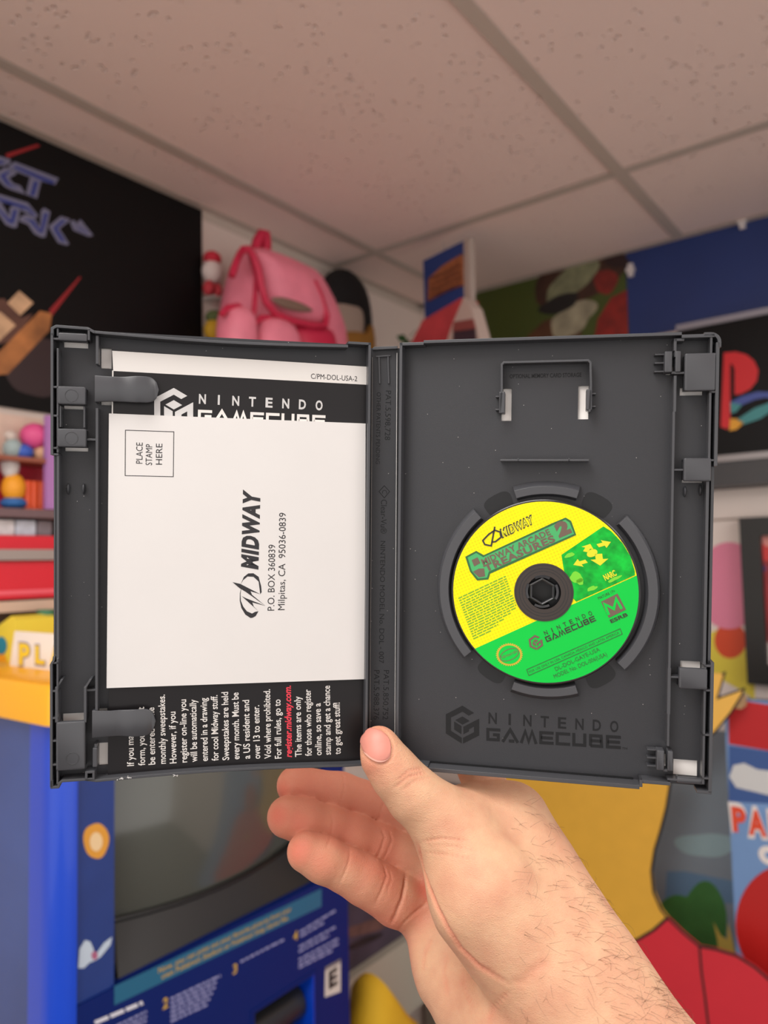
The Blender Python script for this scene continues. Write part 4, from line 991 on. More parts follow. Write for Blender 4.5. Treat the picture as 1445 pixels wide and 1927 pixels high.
# disc ring
cR = RH.px(1027, 1113, .004)
prof = [(.0414, 0), (.0414, .0022), (.0424, .0048), (.0462, .0048), (.0472, .0038), (.0480, 0)]
for (a0, a1) in ((132, 221), (-44, 45)):
    part(back, MB().ringsolid(cR[0], cR[1], prof, 40, a0, a1), 'disc_guard', m_cs, smooth=30)
prof2 = [(.0414, 0), (.0414, .0012), (.0424, .0044), (.0458, .0044), (.0478, .0012), (.0480, 0)]
for (a0, a1) in ((73, 108), (252, 288)):
    part(back, MB().ringsolid(cR[0], cR[1], prof2, 16, a0, a1), 'disc_guard', m_cs, smooth=30)
m_dim = paint('dimple_shade_polish', 30, 31, 33, .28, spec=.3)  # flat patches: shade and polish of the finger hollows put into the colour
for a in (119, 61, 238, 303):
    P = []
    for k in range(24):
        t = 2 * math.pi * k / 24
        rr = .0432 + .0044 * math.copysign(abs(math.sin(t)) ** .6, math.sin(t)); aa = math.radians(a + 8.3 * math.copysign(abs(math.cos(t)) ** .6, math.cos(t)))
        P.append((cR[0] + rr * math.cos(aa), cR[1] + rr * math.sin(aa)))
    part(back, MB().poly(P, .00012), 'finger_dimple', m_dim)
# hub
cH = RH.px(1020, 1113, .0055)
hb = MB()
hexo = [(cH[0] + .0060 * math.cos(math.radians(60 * k + 30)), cH[1] + .0060 * math.sin(math.radians(60 * k + 30))) for k in range(6)]
hexi = [(cH[0] + .0049 * math.cos(math.radians(60 * k + 30)), cH[1] + .0049 * math.sin(math.radians(60 * k + 30))) for k in range(6)]
n = 6
hv = [(x, y, 0) for x, y in hexo] + [(x, y, .0066) for x, y in hexo] + [(x * .5 + a * .5, y * .5 + b * .5, .0072) for (x, y), (a, b) in zip(hexo, hexi)] + [(x, y, .0068) for x, y in hexi] + [(x, y, .0005) for x, y in hexi]
hb.add(hv, [(k * 6 + i, k * 6 + (i + 1) % 6, (k + 1) * 6 + (i + 1) % 6, (k + 1) * 6 + i) for k in range(4) for i in range(6)])
hub = part(back, hb, 'disc_hub', paint('hub_plastic', 48, 49, 52, .35), smooth=20)
for k in range(4):
    part(back, MB().ringsolid(cH[0], cH[1], [(.0060, .001), (.0060, .0060), (.0070, .0062), (.0073, .0052), (.0068, .001)], 8, k * 90 + 62, k * 90 + 118), 'hub_petal', MATS['hub_plastic'], smooth=30)
part(back, MB().disc(cH[0], cH[1], 0, .0055, .0006, 24), 'hub_floor', paint('hub_black', 14, 16, 16, .5))

# logo lettering shared by case, leaflet and disc
GL = {'G': [[(1, .88), (.14, .88), (.14, .12), (.86, .12), (.86, .5), (.5, .5)]], 'A': [[(.05, 0), (.5, .95), (.95, 0)], [(.42, .1), (.74, .1)]],
      'M': [[(.06, 0), (.3, .9), (.5, .12), (.7, .9), (.94, 0)]], 'E': [[(1, .88), (.14, .88), (.14, .12), (1, .12)], [(.14, .5), (.95, .5)]],
      'C': [[(1, .88), (.14, .88), (.14, .12), (1, .12)]], 'U': [[(.14, 1), (.14, .12), (.86, .12), (.86, 1)]],
      'B': [[(.14, .12), (.14, .88), (.82, .88), (.84, .5), (.86, .12), (.14, .12)], [(.14, .5), (.85, .5)]]}
def wide_word(F, word, p0, p1, hpx, z, wt=.22, gap=.10):
    a = Vector(F.px(p0[0], p0[1], z)); b = Vector(F.px(p1[0], p1[1], z)); d = b - a; L = d.length; d.normalize(); n = Vector((-d.y, d.x))
    h = hpx * F.s((p0[0] + p1[0]) / 2, (p0[1] + p1[1]) / 2, z)
    ws = [1.15 if c in 'AM' else 1.0 for c in word]; tot = sum(ws) + gap * (len(word) - 1); u = L / tot; x = 0; m = MB()
    for c, w in zip(word, ws):
        for S in GL[c]:
            m.stroke([a + d * ((x + p[0] * w) * u) + n * (p[1] * h) for p in S], wt * h, z)
        x += w + gap
    return m
def cube_mark(F, c, rpx, z, ang=None):
    c0 = Vector(F.px(c[0], c[1], z)); up = Vector(F.px(c[0], c[1] - rpx, z)) - c0
    if ang is not None:
        up = Matrix.Rotation(ang, 2) @ up
    rt = Vector((up.y, -up.x)); m = MB()
    for P in ([(.60, .655), (0, 1), (-.866, .5), (-.866, -.5), (-.03, -.98), (-.03, -.68), (-.60, -.35), (-.60, .35), (0, .69), (.33, .50)],
              [(.866, .37), (.866, -.5), (.03, -.98), (.03, -.68), (.60, -.35), (.60, -.06), (.34, -.21), (.34, -.32), (.05, -.49), (.05, -.10)],
              [(0, .44), (.37, .225), (0, .01), (-.37, .225)], [(-.43, .15), (-.05, -.07), (-.05, -.49), (-.43, -.27)]):
        m.poly([c0 + rt * x + up * y for x, y in P], z)
    return m
def spaced(F, s, p0, p1, hpx, z, bold=.02, wfrac=.62):
    m = MB(); n = len(s); p0 = Vector(p0); p1 = Vector(p1); st = (p1 - p0) / (n - 1 + wfrac * .9)
    for i, ch in enumerate(s):
        a = p0 + st * i; w = st.normalized() * hpx * (.22 if ch == 'I' else .78)
        if ch == 'I': a = a + st.normalized() * hpx * .25
        t = text_mb(F, ch, a, a + w, hpx, z, bold=bold); m.add(t.v, t.f)
    return m
ze2 = .00012
part(back, cube_mark(RH, (870, 1364), 36, ze2), 'moulded_emblem', m_cd)
part(back, spaced(RH, 'NINTENDO', (919, 1361), (1166, 1378), 20, ze2), 'moulded_lettering', m_cd)
part(back, wide_word(RH, 'GAMECUBE', (914, 1394), (1168, 1410), 25, ze2), 'moulded_lettering', m_cd)
part(back, text_mb(RH, 'TM', (1170, 1410), (1180, 1411), 4, ze2), 'moulded_lettering', m_cd)

# ---------------------------------------------------------------- left half
holesL = [rect(LH, (120, 643), (166, 656), 0), rect(LH, (190, 655), (210, 694), 0), rect(LH, (190, 754), (210, 763), 0), rect(LH, (120, 763), (160, 771), 0),
          rect(LH, (122, 842), (166, 850), 0), rect(LH, (118, 1343), (158, 1362), 0), rect(LH, (186, 1333), (202, 1343), 0), rect(LH, (186, 1398), (203, 1440), 0)]
front = part_in(case, LH, MB().plate(-W, 0, -HH, HH, TF_, 0, holesL), 'front_cover', m_cp)
lx0, lx1 = X(LH, 178, D, 620), X(LH, 655, D, 652)
m = MB()
NS = 16
for k in range(NS):
    a = lx0 + (lx1 - lx0) * k / NS; b = lx0 + (lx1 - lx0) * (k + 1) / NS
    ya = HH - .0012 - .0012 * math.sin(math.pi * k / NS) - .0004 * k / NS; yb2 = HH - .0012 - .0012 * math.sin(math.pi * (k + 1) / NS) - .0004 * (k + 1) / NS
    m.prism([(a, ya), (b, yb2), (b, yb2 - .0011), (a, ya - .0011)], 0, D)
m.box(lx1, 0, HH - .0011, HH, 0, D)
m.stroke([(-W + .0006, HH - .004), (-W + .0006, HH - .0012), (-W + .0022, HH - .0002), (X(LH, 166, D, 612), HH - .0005), (lx0, HH - .0019)], .0011, 0, D)
m.box(X(LH, 165, D, 615), X(LH, 169, D, 615), Y(LH, 640, D, 168), HH - .0006, 0, D)
part(front, m, 'top_wall', m_cs)
bx_a, bx_b = X(LH, 180, D, 1470), X(LH, 652, D, 1445)
m = MB().box(bx_b, 0, -HH, -HH + .0011, 0, D)
for k in range(NS):
    a = bx_a + (bx_b - bx_a) * k / NS; b = bx_a + (bx_b - bx_a) * (k + 1) / NS
    yy = lambda t: -HH + .0008 + .0012 * math.sin(math.pi * t) - .0008 * t
    m.prism([(a, yy(k / NS)), (b, yy((k + 1) / NS)), (b, yy((k + 1) / NS) + .0011), (a, yy(k / NS) + .0011)], 0, D)
yb3 = Y(LH, 1466, D, 140)
m.stroke([(-W + .0005, yb3), (-W + .0005, -HH - .0002), (-W + .0030, -HH - .0002), (-W + .0034, -HH + .0014), (-W + .0045, -HH + .0022), (X(LH, 160, D, 1466), -HH + .0022), (bx_a, -HH + .0014)], .0010, 0, D)
q = rect(LH, (160, 1452), (178, 1468), D)
m.plate(q[0], q[1], q[2], q[3], 0, D, [(q[0] + .0009, q[1] - .0009, q[2] + .0009, q[3] - .0009)])
part(front, m, 'bottom_wall', m_cs)
for (px, py, s) in ((225, 1465, .55), (240, 1463, .6), (330, 1459, .4)):
    c = LH.px(px, py, D); mb = MB(); r = random.Random(px)
    for k in range(5):
        mb.tube([(c[0] + r.uniform(-.002, .002) * s, c[1] + r.uniform(-.0006, .0006) * s, D - .0002), (c[0] + r.uniform(-.003, .003) * s, c[1] + r.uniform(-.0012, .0014) * s, D + .0003)], [.00035 * s, .0001], 5)
    part(front, mb, 'chipped_burr', m_edge, label='pale chipped plastic burr')
part(front, MB().box(-.0011, 0, -HH, HH, 0, D), 'hinge_wall', m_cs)
part(front, MB().box(0, .0004, -HH + .002, HH - .006, D - .0040, D - .0034), 'hinge_edge', m_edge)
wxl = -W + .0030
m = MB().box(-W, -W + .0010, Y(LH, 856, D, 97), HH - .003, 0, D).box(wxl - .0007, wxl, Y(LH, 852, D, 107), Y(LH, 655, D, 107), 0, D - .0004).box(wxl - .0007, wxl, Y(LH, 632, D, 107), HH - .001, 0, D - .0004)
for py in (637, 728, 782, 843, 855): m.box(-W + .0005, wxl, Y(LH, py, D, 102) - .0004, Y(LH, py, D, 102) + .0004, .001, D - .0004)
m.box(wxl - .0009, wxl + .0002, Y(LH, 1250, D, 105), Y(LH, 856, D, 105), 0, D - .0008).box(-W + .0006, -W + .0014, Y(LH, 1250, D, 105), Y(LH, 856, D, 105), 0, .0032)
m.box(-W - .0002, -W + .0008, -HH, Y(LH, 1250, D, 96), 0, D).box(wxl - .0007, wxl, -HH + .001, Y(LH, 1240, D, 105), 0, D - .0003)
m.stroke([(-W + .0003, Y(LH, 1250, D, 96)), (-W + .0012, Y(LH, 1243, D, 96)), (-W + .0014, Y(LH, 1236, D, 96))], .0009, 0, D)
for py in (1248, 1301, 1352, 1395, 1440): m.box(-W + .0004, wxl, Y(LH, py, D, 100) - .0004, Y(LH, py, D, 100) + .0004, .001, D - .0003)
part(front, m, 'outer_wall', m_cs)
part(front, MB().box(-W + .001, wxl - .0008, -HH, HH, -.0002, .0002), 'wall_gap_shade', MATS['case_shadow'])  # same painted shade in the left wall gap
for (a, b, ring_, up_) in (((109, 625), (164, 643), 0, 1), ((108, 726), (161, 762), 1, 1), ((107, 806), (162, 842), 1, 1), ((105, 1360), (160, 1448), 2, 0)):
    zt = D + .0004; q = rect(LH, a, b, zt)
    mb = MB().bbox(q[0], q[1], q[2], q[3], zt - .0022, zt, .0006)
    mb.box(q[0] + .0003, q[0] + .0012, q[2] + .0004, q[3] - .0004, 0, zt - .002).box(q[1] - .0012, q[1] - .0003, q[2] + .0004, q[3] - .0004, 0, zt - .002)
    if up_: mb.box(q[0] + .0003, q[1] - .0003, q[3] - .0012, q[3] - .0003, 0, zt - .002)
    else: mb.box(q[0] + .0003, q[1] - .0003, q[2] + .0003, q[2] + .0012, 0, zt - .002)
    nd = part(front, mb, 'latch_box', m_cs, smooth=35)
    if ring_:
        c = ((q[0] + q[1]) / 2 + (.0008 if ring_ == 2 else 0), (q[2] + q[3]) / 2 if ring_ == 1 else q[2] + .0050)
        part(front, MB().ringsolid(c[0], c[1], [(.0024, zt - .0001), (.0024, zt + .00012), (.0026, zt + .00012), (.0026, zt - .0001)], 32), 'gate_mark', m_cs)
q1 = rect(LH, (112, 764), (160, 805), D - .001)
part(front, MB().box(q1[1] - .0006, q1[1], q1[2], q1[3], 0, D - .0008).box(q1[0], q1[0] + .0006, q1[2], q1[3], 0, D - .0008), 'latch_side', m_cs)
zr = D - .0012
xl = X(LH, 182, zr, 1000)
m = MB().box(xl - .0005, xl + .0005, Y(LH, 1338, zr, 182), Y(LH, 768, zr, 182), 0, zr).box(xl - .0005, xl + .0006, Y(LH, 685, zr, 184), HH - .003, 0, zr)
m.box(X(LH, 163, zr, 826), xl, Y(LH, 829, zr, 170), Y(LH, 825, zr, 170), .001, zr - .0006)
part(front, m, 'channel_rib', m_cs)
m = MB()
for px in (160, 106):
    xx = X(LH, px, D, 1310); m.box(xx - .0005, xx + .0005, Y(LH, 1360, D, px), Y(LH, 1293, D, px), 0, D - .0002)
    m.prism([(xx - .0005, Y(LH, 1295, D, px)), (xx + .0005, Y(LH, 1295, D, px)), (xx + .0026, Y(LH, 1279, D, px)), (xx + .0016, Y(LH, 1279, D, px))], 0, D - .0008)
m.box(X(LH, 160, D, 1300), xl, Y(LH, 1302, zr, 170), Y(LH, 1298, zr, 170), 0, zr - .001)
part(front, m, 'latch_guide', m_cs)
for py0, py1 in ((1408, 1444),):
    q = rect(LH, (174, py0), (183, py1), D - .001)
    part(front, MB().bbox(q[0], q[1], q[2], q[3], 0, D - .001, .0004).box(q[0] + .0006, q[1] - .0002, q[3], q[3] + .0014, 0, D - .002), 'latch_post', m_cs)
for px in (128, 157):
    c = LH.px(px, 920, .0015)
    part(front, MB().ellip((c[0], c[1], .0006), (.0007, .0024, .0018), 10, 8), 'guide_peg', m_cs, smooth=True)
def tongue(x0, x1, yc, hw, bend):
    zt = .0072; a = LH.px(x0, yc, zt); b = LH.px(x1, yc + bend, zt); s = LH.s(x0, yc, zt); h = hw * s; L = b[0] - a[0]; n = 30; vs = []; fs = []
    rows = []
    for i in range(n + 1):
        t = i / n; x = a[0] + L * t
        tail = max(0, (t - .78) / .22); w = h * math.sqrt(max(0.0, 1 - tail ** 2.6)) if tail < 1 else 0
        w = max(w, .0002) * (1 - .06 * math.sin(math.pi * min(1, t * 1.6)))
        zz_ = .0052 + .0020 * (1 - 1 / (1 + math.exp((t - .42) * -16))) * 1.0 + .0012 * math.sin(math.pi * max(0, min(1, (t - .42) / .58)))
        zz_ = .0068 - .0016 * (1 / (1 + math.exp(-(t - .40) * 22))) + .0020 * math.sin(math.pi * max(0, min(1, (t - .36) / .64))) ** 1.2
        y = a[1] + (b[1] - a[1]) * t
        rows.append([(x, y - w, zz_ - .0011), (x, y - w, zz_ - .0002), (x, y - w * .94, zz_), (x, y + w * .94, zz_), (x, y + w, zz_ - .0002), (x, y + w, zz_ - .0011)])
    k = 6; vs = sum(rows, [])
    for i in range(n):
        for j in range(k): fs.append((i * k + j, i * k + (j + 1) % k, (i + 1) * k + (j + 1) % k, (i + 1) * k + j))
    fs += [tuple(range(k)), tuple(range(n * k + k - 1, n * k - 1, -1))]
    m = MB().add(vs, [tuple(reversed(f)) for f in fs])
    m.box(a[0], a[0] + .0012, a[1] - h, a[1] + h, 0, .0062)
    part(front, m, 'paper_clip_tab', m_cs, smooth=40)
tongue(178, 298, 731, 25, 2)
tongue(173, 292, 1364, 25.5, -4)

# ---------------------------------------------------------------- spine
sp = part_in(case, CF_, MB().box(-SWD, SWD, -HH, HH - .0012, TF_, 0), 'spine', m_cp)
ys = HH - .0012
part(sp, MB().stroke(CF_.pts([(747.0, 664), (742.5, 1440)], .0010), .00026, 0, .0010), 'hinge_crease', m_edge, label='pale hinge line')
part(sp, MB().stroke(CF_.pts([(700.5, 672), (695.5, 1440)], .0008), .00022, 0, .0008), 'hinge_crease', paint('hinge_dim', 130, 124, 120, .4))
part(sp, MB().prism([(-SWD + .0022, ys - .0012), (SWD - .0022, ys - .0006), (SWD - .0022, ys + .0006), (-SWD + .0030, ys + .0002), (-SWD + .0022, ys - .0004)], TF_, .0022), 'spine_end', m_cs)
q = CF_.pts([(707, 671), (735, 669)], .0008)
m = MB().stroke(q, .0007, 0, .0009)
for px in (713, 730): m.stroke(CF_.pts([(px, 671), (px + 1.5, 722)], .0008), .0007, 0, .0008)
part(sp, m, 'spine_rib', m_cs)
zs_ = .0001
def spt(s, p0, p1, h, **k): part(sp, text_mb(CF_, s, p0, p1, h, zs_, **k), 'moulded_lettering', m_cd)
spt('PAT.5,598,728', (726, 735), (724, 828), 10)
spt('OTHER PATENTS PENDING', (709, 738), (707, 873), 7.5)
part(sp, MB().stroke(CF_.pts([(723, 914), (733, 925), (723, 937), (713, 925)], zs_), .00035, zs_, closed=True), 'moulded_emblem', m_cd)
spt('C', (719, 922), (719, 929), 9)
spt('Clear-Vu®', (717, 940), (716, 1004), 11)
spt('NINTENDO MODEL No. DOL - 007', (716, 1018), (713, 1248), 9)
spt('PAT.5,850,752', (722, 1261), (720, 1354), 10)
spt('PAT.5,988,376', (704, 1261), (703, 1354), 10)

# cover sheet wrapped round the back of the case
cs_ = MB()
def addf(F, P):
    k = [(CF_.I @ (F.M @ Vector(p))) for p in P]; cs_.add(k, [(0, 1, 2, 3)])
zc_ = TF_ - .0004
addf(LH, [(-W, -HH, zc_), (0, -HH, zc_), (0, HH, zc_), (-W, HH, zc_)])
addf(CF_, [(-SWD, -HH, zc_), (SWD, -HH, zc_), (SWD, HH - .0012, zc_), (-SWD, HH - .0012, zc_)])
addf(RH, [(0, -HH, zc_), (W, -HH, zc_), (W, HH, zc_), (0, HH, zc_)])
nd = solo('cover_sheet', 'white paper cover sheet showing through the slots of the game case', 'paper', CF_, cs_, m_paper, o=(0, -HH, -.002))
md = nd.ob.modifiers.new('thickness', 'SOLIDIFY'); md.thickness = .0002; md.offset = 0

# ---------------------------------------------------------------- leaflet and reply card
m_leafl = paint('leaflet_black', 24, 22, 24, .36, spec=.3, var=.06, vscale=40)
m_lwhite = paint('leaflet_white', 218, 214, 210, .5)
m_silver = paint('leaflet_silver', 196, 194, 193, .35)
m_redink = paint('leaflet_red', 222, 56, 74, .5)
zl_ = .0024
LP = LH.pts([(211, 660), (690, 690), (687, 1440), (203, 1462)], zl_)
lo = (sum(p[0] for p in LP) / 4, min(p[1] for p in LP), .0012)
lf = thing('leaflet', 'black and white folded leaflet clipped inside the left cover', 'leaflet', LH, lo)
part(lf, MB().prism(LP, .0016, zl_), 'sheet', m_leafl)
zi = zl_ + .00006
part(lf, MB().poly(LH.pts([(211, 660), (690, 690), (689.5, 724), (213, 698)], zi), zi), 'white_strip', m_lwhite)
part(lf, MB().poly(LH.pts([(211, 697), (213.5, 697), (210, 1000), (207.5, 1000)], zi), zi), 'paper_edge', m_lwhite)
zt2 = zi + .00006
m_ink = paint('print_ink', 34, 32, 36, .5)
part(lf, text_mb(LH, 'C/PM-DOL-USA-2', (585, 712.5), (672, 717.5), 9.5, zt2), 'lettering', m_ink)
part(lf, cube_mark(LH, (327, 771), 41, zi), 'emblem', m_silver)
part(lf, spaced(LH, 'NINTENDO', (374, 759), (611, 772), 17, zi, bold=.03), 'lettering', m_silver)
part(lf, wide_word(LH, 'GAMECUBE', (371, 795), (612, 805), 24, zi), 'lettering', m_lwhite)
lines = [('If you mail in this', 252, 1441, 1335), ('form, you will not', 273, 1440, 1330), ('be entered in the', 292, 1438.5, 1331), ('monthly sweepstakes.', 312, 1437, 1307),
         ('However, if you', 332, 1436, 1339), ('register on-line you', 352, 1434.5, 1316), ('will be automatically', 371, 1433.5, 1316), ('entered in a drawing', 391, 1432, 1313),
         ('for cool Midway stuff.', 411, 1431, 1308), ('Sweepstakes are held', 431, 1430, 1302), ('every month. Must be', 450.5, 1428.5, 1303), ('a US resident and', 470.5, 1427.5, 1317),
         ('over 13 to enter.', 489.5, 1427.5, 1327), ('Void where prohibited.', 510, 1427, 1297), ('For full rules, go to', 529.5, 1427, 1316),
         ('register.midway.com.', 549, 1425, 1290), ('The items are only', 567.5, 1423.5, 1310), ('for those who register', 586.5, 1422, 1297), ('online, so save a', 605, 1421, 1323),
         ('stamp and get a chance', 622.5, 1420, 1290), ('to get great stuff!', 641, 1419, 1322)]
for s, x, y0, y1 in lines:
    if s.startswith('register.m'):
        part(lf, text_mb(LH, s, (x, y0), (x - 2, y1), 12, zi, bold=.025, shear=.25), 'lettering', m_redink)
    else:
        part(lf, text_mb(LH, s, (x, y0), (x - 2, y1), 12, zi, bold=.012), 'lettering', m_lwhite)

m_card = paint('card_stock', 214, 211, 209, .55, var=.012, vscale=30)
zk_ = .0034
CP = LH.pts([(205, 778), (688, 797), (686, 1278), (200.5, 1295)], zk_)
rc = thing('reply_card', 'white reply postcard with printed address lying on the black leaflet', 'postcard', LH, (sum(p[0] for p in CP) / 4, min(p[1] for p in CP), zl_))
part(rc, MB().prism(CP, zl_ + .0002, zk_), 'card', m_card)
zp = zk_ + .00006
part(rc, MB().stroke(LH.pts([(236, 809.5), (327, 812.5), (326, 897), (235.5, 895)], zp), 1.3 * LH.s(280, 850, zp), zp, closed=True), 'stamp_box', m_ink)
for s, a, b in (('PLACE', (268, 872.5), (268.5, 833)), ('STAMP', (286, 875.5), (286.5, 836)), ('HERE', (305, 874.5), (305.5, 835))):
    part(rc, text_mb(LH, s, a, b, 11.5, zp), 'lettering', m_ink)
part(rc, text_mb(LH, 'P.O. BOX 360839', (516, 1149), (518, 1025), 12.5, zp), 'lettering', m_ink)
part(rc, text_mb(LH, 'Milpitas, CA  95036-0839', (535.5, 1148), (538, 965), 12.5, zp), 'lettering', m_ink)
part(rc, text_mb(LH, 'MIDWAY', (484, 1072), (488, 922), 28, zp, bold=.055, shear=.22, spacing=1.16), 'lettering', m_ink)
def c4(P): return [(380 + x / 3.6125, 1050 + y / 3.6125) for x, y in P]
def swoosh(F, tr, z, k=1.0):
    m = MB()
    for P in ([(330, 408), (295, 385), (268, 340), (257, 290), (258, 240), (268, 200), (262, 245), (264, 290), (280, 330), (305, 362), (340, 378), (362, 366), (384, 362), (365, 395), (345, 406)],
              [(384, 362), (268, 258), (296, 272), (432, 326), (342, 302), (352, 330)],
              [(432, 326), (300, 232), (255, 205), (207, 164), (260, 176), (396, 246), (330, 226), (340, 250)],
              [(396, 246), (385, 160), (350, 128), (310, 126), (280, 150), (262, 182), (285, 128), (315, 105), (350, 104), (385, 128), (402, 190), (406, 232)]):
        q = F.pts(tr(P), z)
        m.poly(q, z)
    return m
part(rc, swoosh(LH, c4, zp), 'emblem', m_ink)

# ---------------------------------------------------------------- the disc
zd0, zd1 = .0040, .0052
dc = RH.px(1023, 1114.5, zd1)
def disc_print(name, c, c2):
    m = bpy.data.materials.new(name); m.use_nodes = True; nt = m.node_tree; b = nt.nodes['Principled BSDF']; MATS[name] = m
    b.inputs['Roughness'].default_value = .4; b.inputs['Specular IOR Level'].default_value = .25
    tc = nt.nodes.new('ShaderNodeTexCoord'); vo = nt.nodes.new('ShaderNodeTexVoronoi'); vo.inputs['Scale'].default_value = 720; vo.inputs['Randomness'].default_value = 0
    mp = nt.nodes.new('ShaderNodeMapping'); mp.inputs['Rotation'].default_value = (0, 0, math.radians(65))
    nt.links.new(tc.outputs['Object'], mp.inputs[0]); nt.links.new(mp.outputs[0], vo.inputs['Vector'])
    nz = nt.nodes.new('ShaderNodeTexNoise'); nz.inputs['Scale'].default_value = 60
    nt.links.new(tc.outputs['Object'], nz.inputs['Vector'])
    lt = nt.nodes.new('ShaderNodeMath'); lt.operation = 'LESS_THAN'; lt.inputs[1].default_value = .36
    nt.links.new(vo.outputs['Distance'], lt.inputs[0])
    mu = nt.nodes.new('ShaderNodeMath'); mu.operation = 'MULTIPLY'; nt.links.new(lt.outputs[0], mu.inputs[0]); nt.links.new(nz.outputs['Fac'], mu.inputs[1])
    mx = nt.nodes.new('ShaderNodeMix'); mx.data_type = 'RGBA'; mx.inputs[6].default_value = c; mx.inputs[7].default_value = c2
    nt.links.new(mu.outputs[0], mx.inputs[0]); nt.links.new(mx.outputs[2], b.inputs['Base Color'])
    return m
m_dy = disc_print('disc_yellow', rgb(246, 232, 0), rgb(226, 196, 0))
m_dg = paint('disc_green', 0, 196, 66, .4, spec=.25)
m_dg2 = paint('disc_green_art', 6, 172, 50, .4, spec=.25, var=.35, vscale=260)
m_mir = M('disc_mirror', rgb(126, 92, 72), .22, metal=.7)
m_blk = paint('disc_edge', 22, 20, 20, .25)
m_ddark = paint('disc_inkgreen', 34, 98, 44, .3)
dk = thing('game_disc', 'small yellow and green printed game disc on the case hub', 'disc', RH, (dc[0], dc[1], zd0))
part(dk, MB().ringsolid(dc[0], dc[1], [(.0073, zd0), (.0398, zd0), (.0402, zd0 + .0003), (.0402, zd1 - .0003), (.0398, zd1), (.0073, zd1)], 128), 'disc_body', m_blk, smooth=30)
e = .00006
zy = zd1 + e
part(dk, MB().disc(dc[0], dc[1], .0120, .0393, zy, 128), 'yellow_print', m_dy)
def c8(P): return [(845 + x / 4.014, 940 + y / 4.014) for x, y in P]
def d8(P, z): return RH.pts(c8(P), z)
la, lb_ = d8([(200, 1118), (1405, 570)], zy)
la = Vector(la) - Vector(dc); lb_ = Vector(lb_) - Vector(dc); ln = (lb_ - la).normalized(); nn = Vector((-ln.y, ln.x)); off = la.dot(nn)
P = []
for k in range(0, 721):
    a = math.radians(k / 2); p = Vector((math.cos(a), math.sin(a))) * .0393
    if p.dot(nn) < off: P.append((a, p))
st_ = max(range(len(P)), key=lambda i: ((P[i][0] - P[i - 1][0]) if i else 0)) if P else 0
P = P[st_:] + P[:st_]
part(dk, MB().poly([(dc[0] + p.x, dc[1] + p.y) for _, p in P][::3], zy + e), 'green_print', m_dg)
def dpart(P, lv, mat, name, label=None):
    z_ = zy + e * lv; return part(dk, MB().poly(d8(P, z_), z_), name, mat, label)
art = [(848, 418), (1165, 203), (1225, 240), (1310, 330), (1370, 430), (1402, 540), (1403, 571), (960, 772), (930, 740), (866, 530)]
dpart(art, 2, m_dg2, 'art_panel')
def arrow(cx, cy, s, ang, lv=3):
    base = [(0, -1), (.95, .1), (.38, .1), (.38, 1), (-.38, 1), (-.38, .1), (-.95, .1)]
    ca, sa = math.cos(math.radians(ang)), math.sin(math.radians(ang))
    dpart([(cx + s * (x * ca - y * sa), cy + s * .62 * (x * sa + y * ca)) for x, y in base], lv, m_dya, 'art_arrow')
m_dya = paint('disc_art_yellow', 214, 214, 20, .3)
arrow(1048, 365, 52, 20); arrow(1172, 335, 55, 65); arrow(988, 480, 55, 245); arrow(1135, 455, 72, 175)
dpart(blob(1080, 405, 42, 28, rot=-.4), 3, m_dya, 'art_oval')
for k, (cx, cy, rx, ry) in enumerate(((960, 590, 50, 40), (910, 420, 34, 18), (1080, 672, 40, 16), (990, 620, 22, 30), (1250, 600, 50, 14))):
    dpart(blob(cx, cy, rx, ry, rot=-.45, wob=.16, seed=k), 3, paint('disc_art_lime', 112, 206, 36, .3), 'art_fleck')
def dtext(s, a, b, h, lv, mat, name='lettering', **k):
    (p0,), (p1,) = c8([a]), c8([b]); z_ = zy + e * lv
    return part(dk, text_mb(RH, s, p0, p1, h / 4.014, z_, **k), name, mat)
dtext('NARC', (1180, 612), (1268, 570), 42, 4, m_dya, bold=.04)
# title plate
plate_ = [(122, 432), (205, 388), (262, 420), (775, 180), (880, 136), (922, 162), (960, 268), (310, 560), (296, 604), (212, 612), (158, 545)]
dpart(plate_, 2, m_ddark, 'title_plate')
cxp, cyp = sum(p[0] for p in plate_) / 11, sum(p[1] for p in plate_) / 11
inner = [(140, 438), (205, 404), (258, 436), (778, 196), (878, 152), (910, 174), (944, 260), (300, 545), (286, 590), (220, 597), (172, 540)]
dpart(inner, 3, paint('disc_title_teal', 62, 168, 96, .3), 'title_fill')
m_tt = M('disc_mirror_brown', rgb(104, 84, 70), .3)  # brown reflection in the mirror-silver print put into the colour
m_tk = paint('disc_ink_reflection', 38, 40, 30, .3)  # dark ink; mirror reflection of the console lettering painted in the same colour
dtext('MIDWAY ARCADE', (258, 496), (770, 262), 44, 4, m_tt, bold=.03, spacing=1.06)
dtext('TREASURES', (278, 548), (806, 314), 50, 4, m_tt, bold=.04, spacing=1.08)
dtext('2', (828, 282), (926, 240), 92, 4, m_tt, bold=.08)
dpart([(170, 458), (215, 436), (236, 480), (190, 506)], 4, m_tt, 'title_badge'); dpart([(180, 545), (225, 522), (265, 520), (272, 580), (225, 588)], 4, m_tt, 'title_badge')
dtext('MIDWAY', (398, 288), (652, 172), 60, 3, m_tk, bold=.075, shear=.25, spacing=1.2)
dtext('MIDWAY', (406, 281), (642, 174), 52, 4, m_dya, bold=.015, shear=.25, spacing=1.23)
z_ = zy + e * 3
part(dk, MB().stroke(d8([(345, 205), (318, 350), (270, 340), (254, 310), (300, 262), (345, 232), (385, 245), (392, 285), (350, 318), (322, 322)], z_), .0007, z_), 'emblem', m_tk)
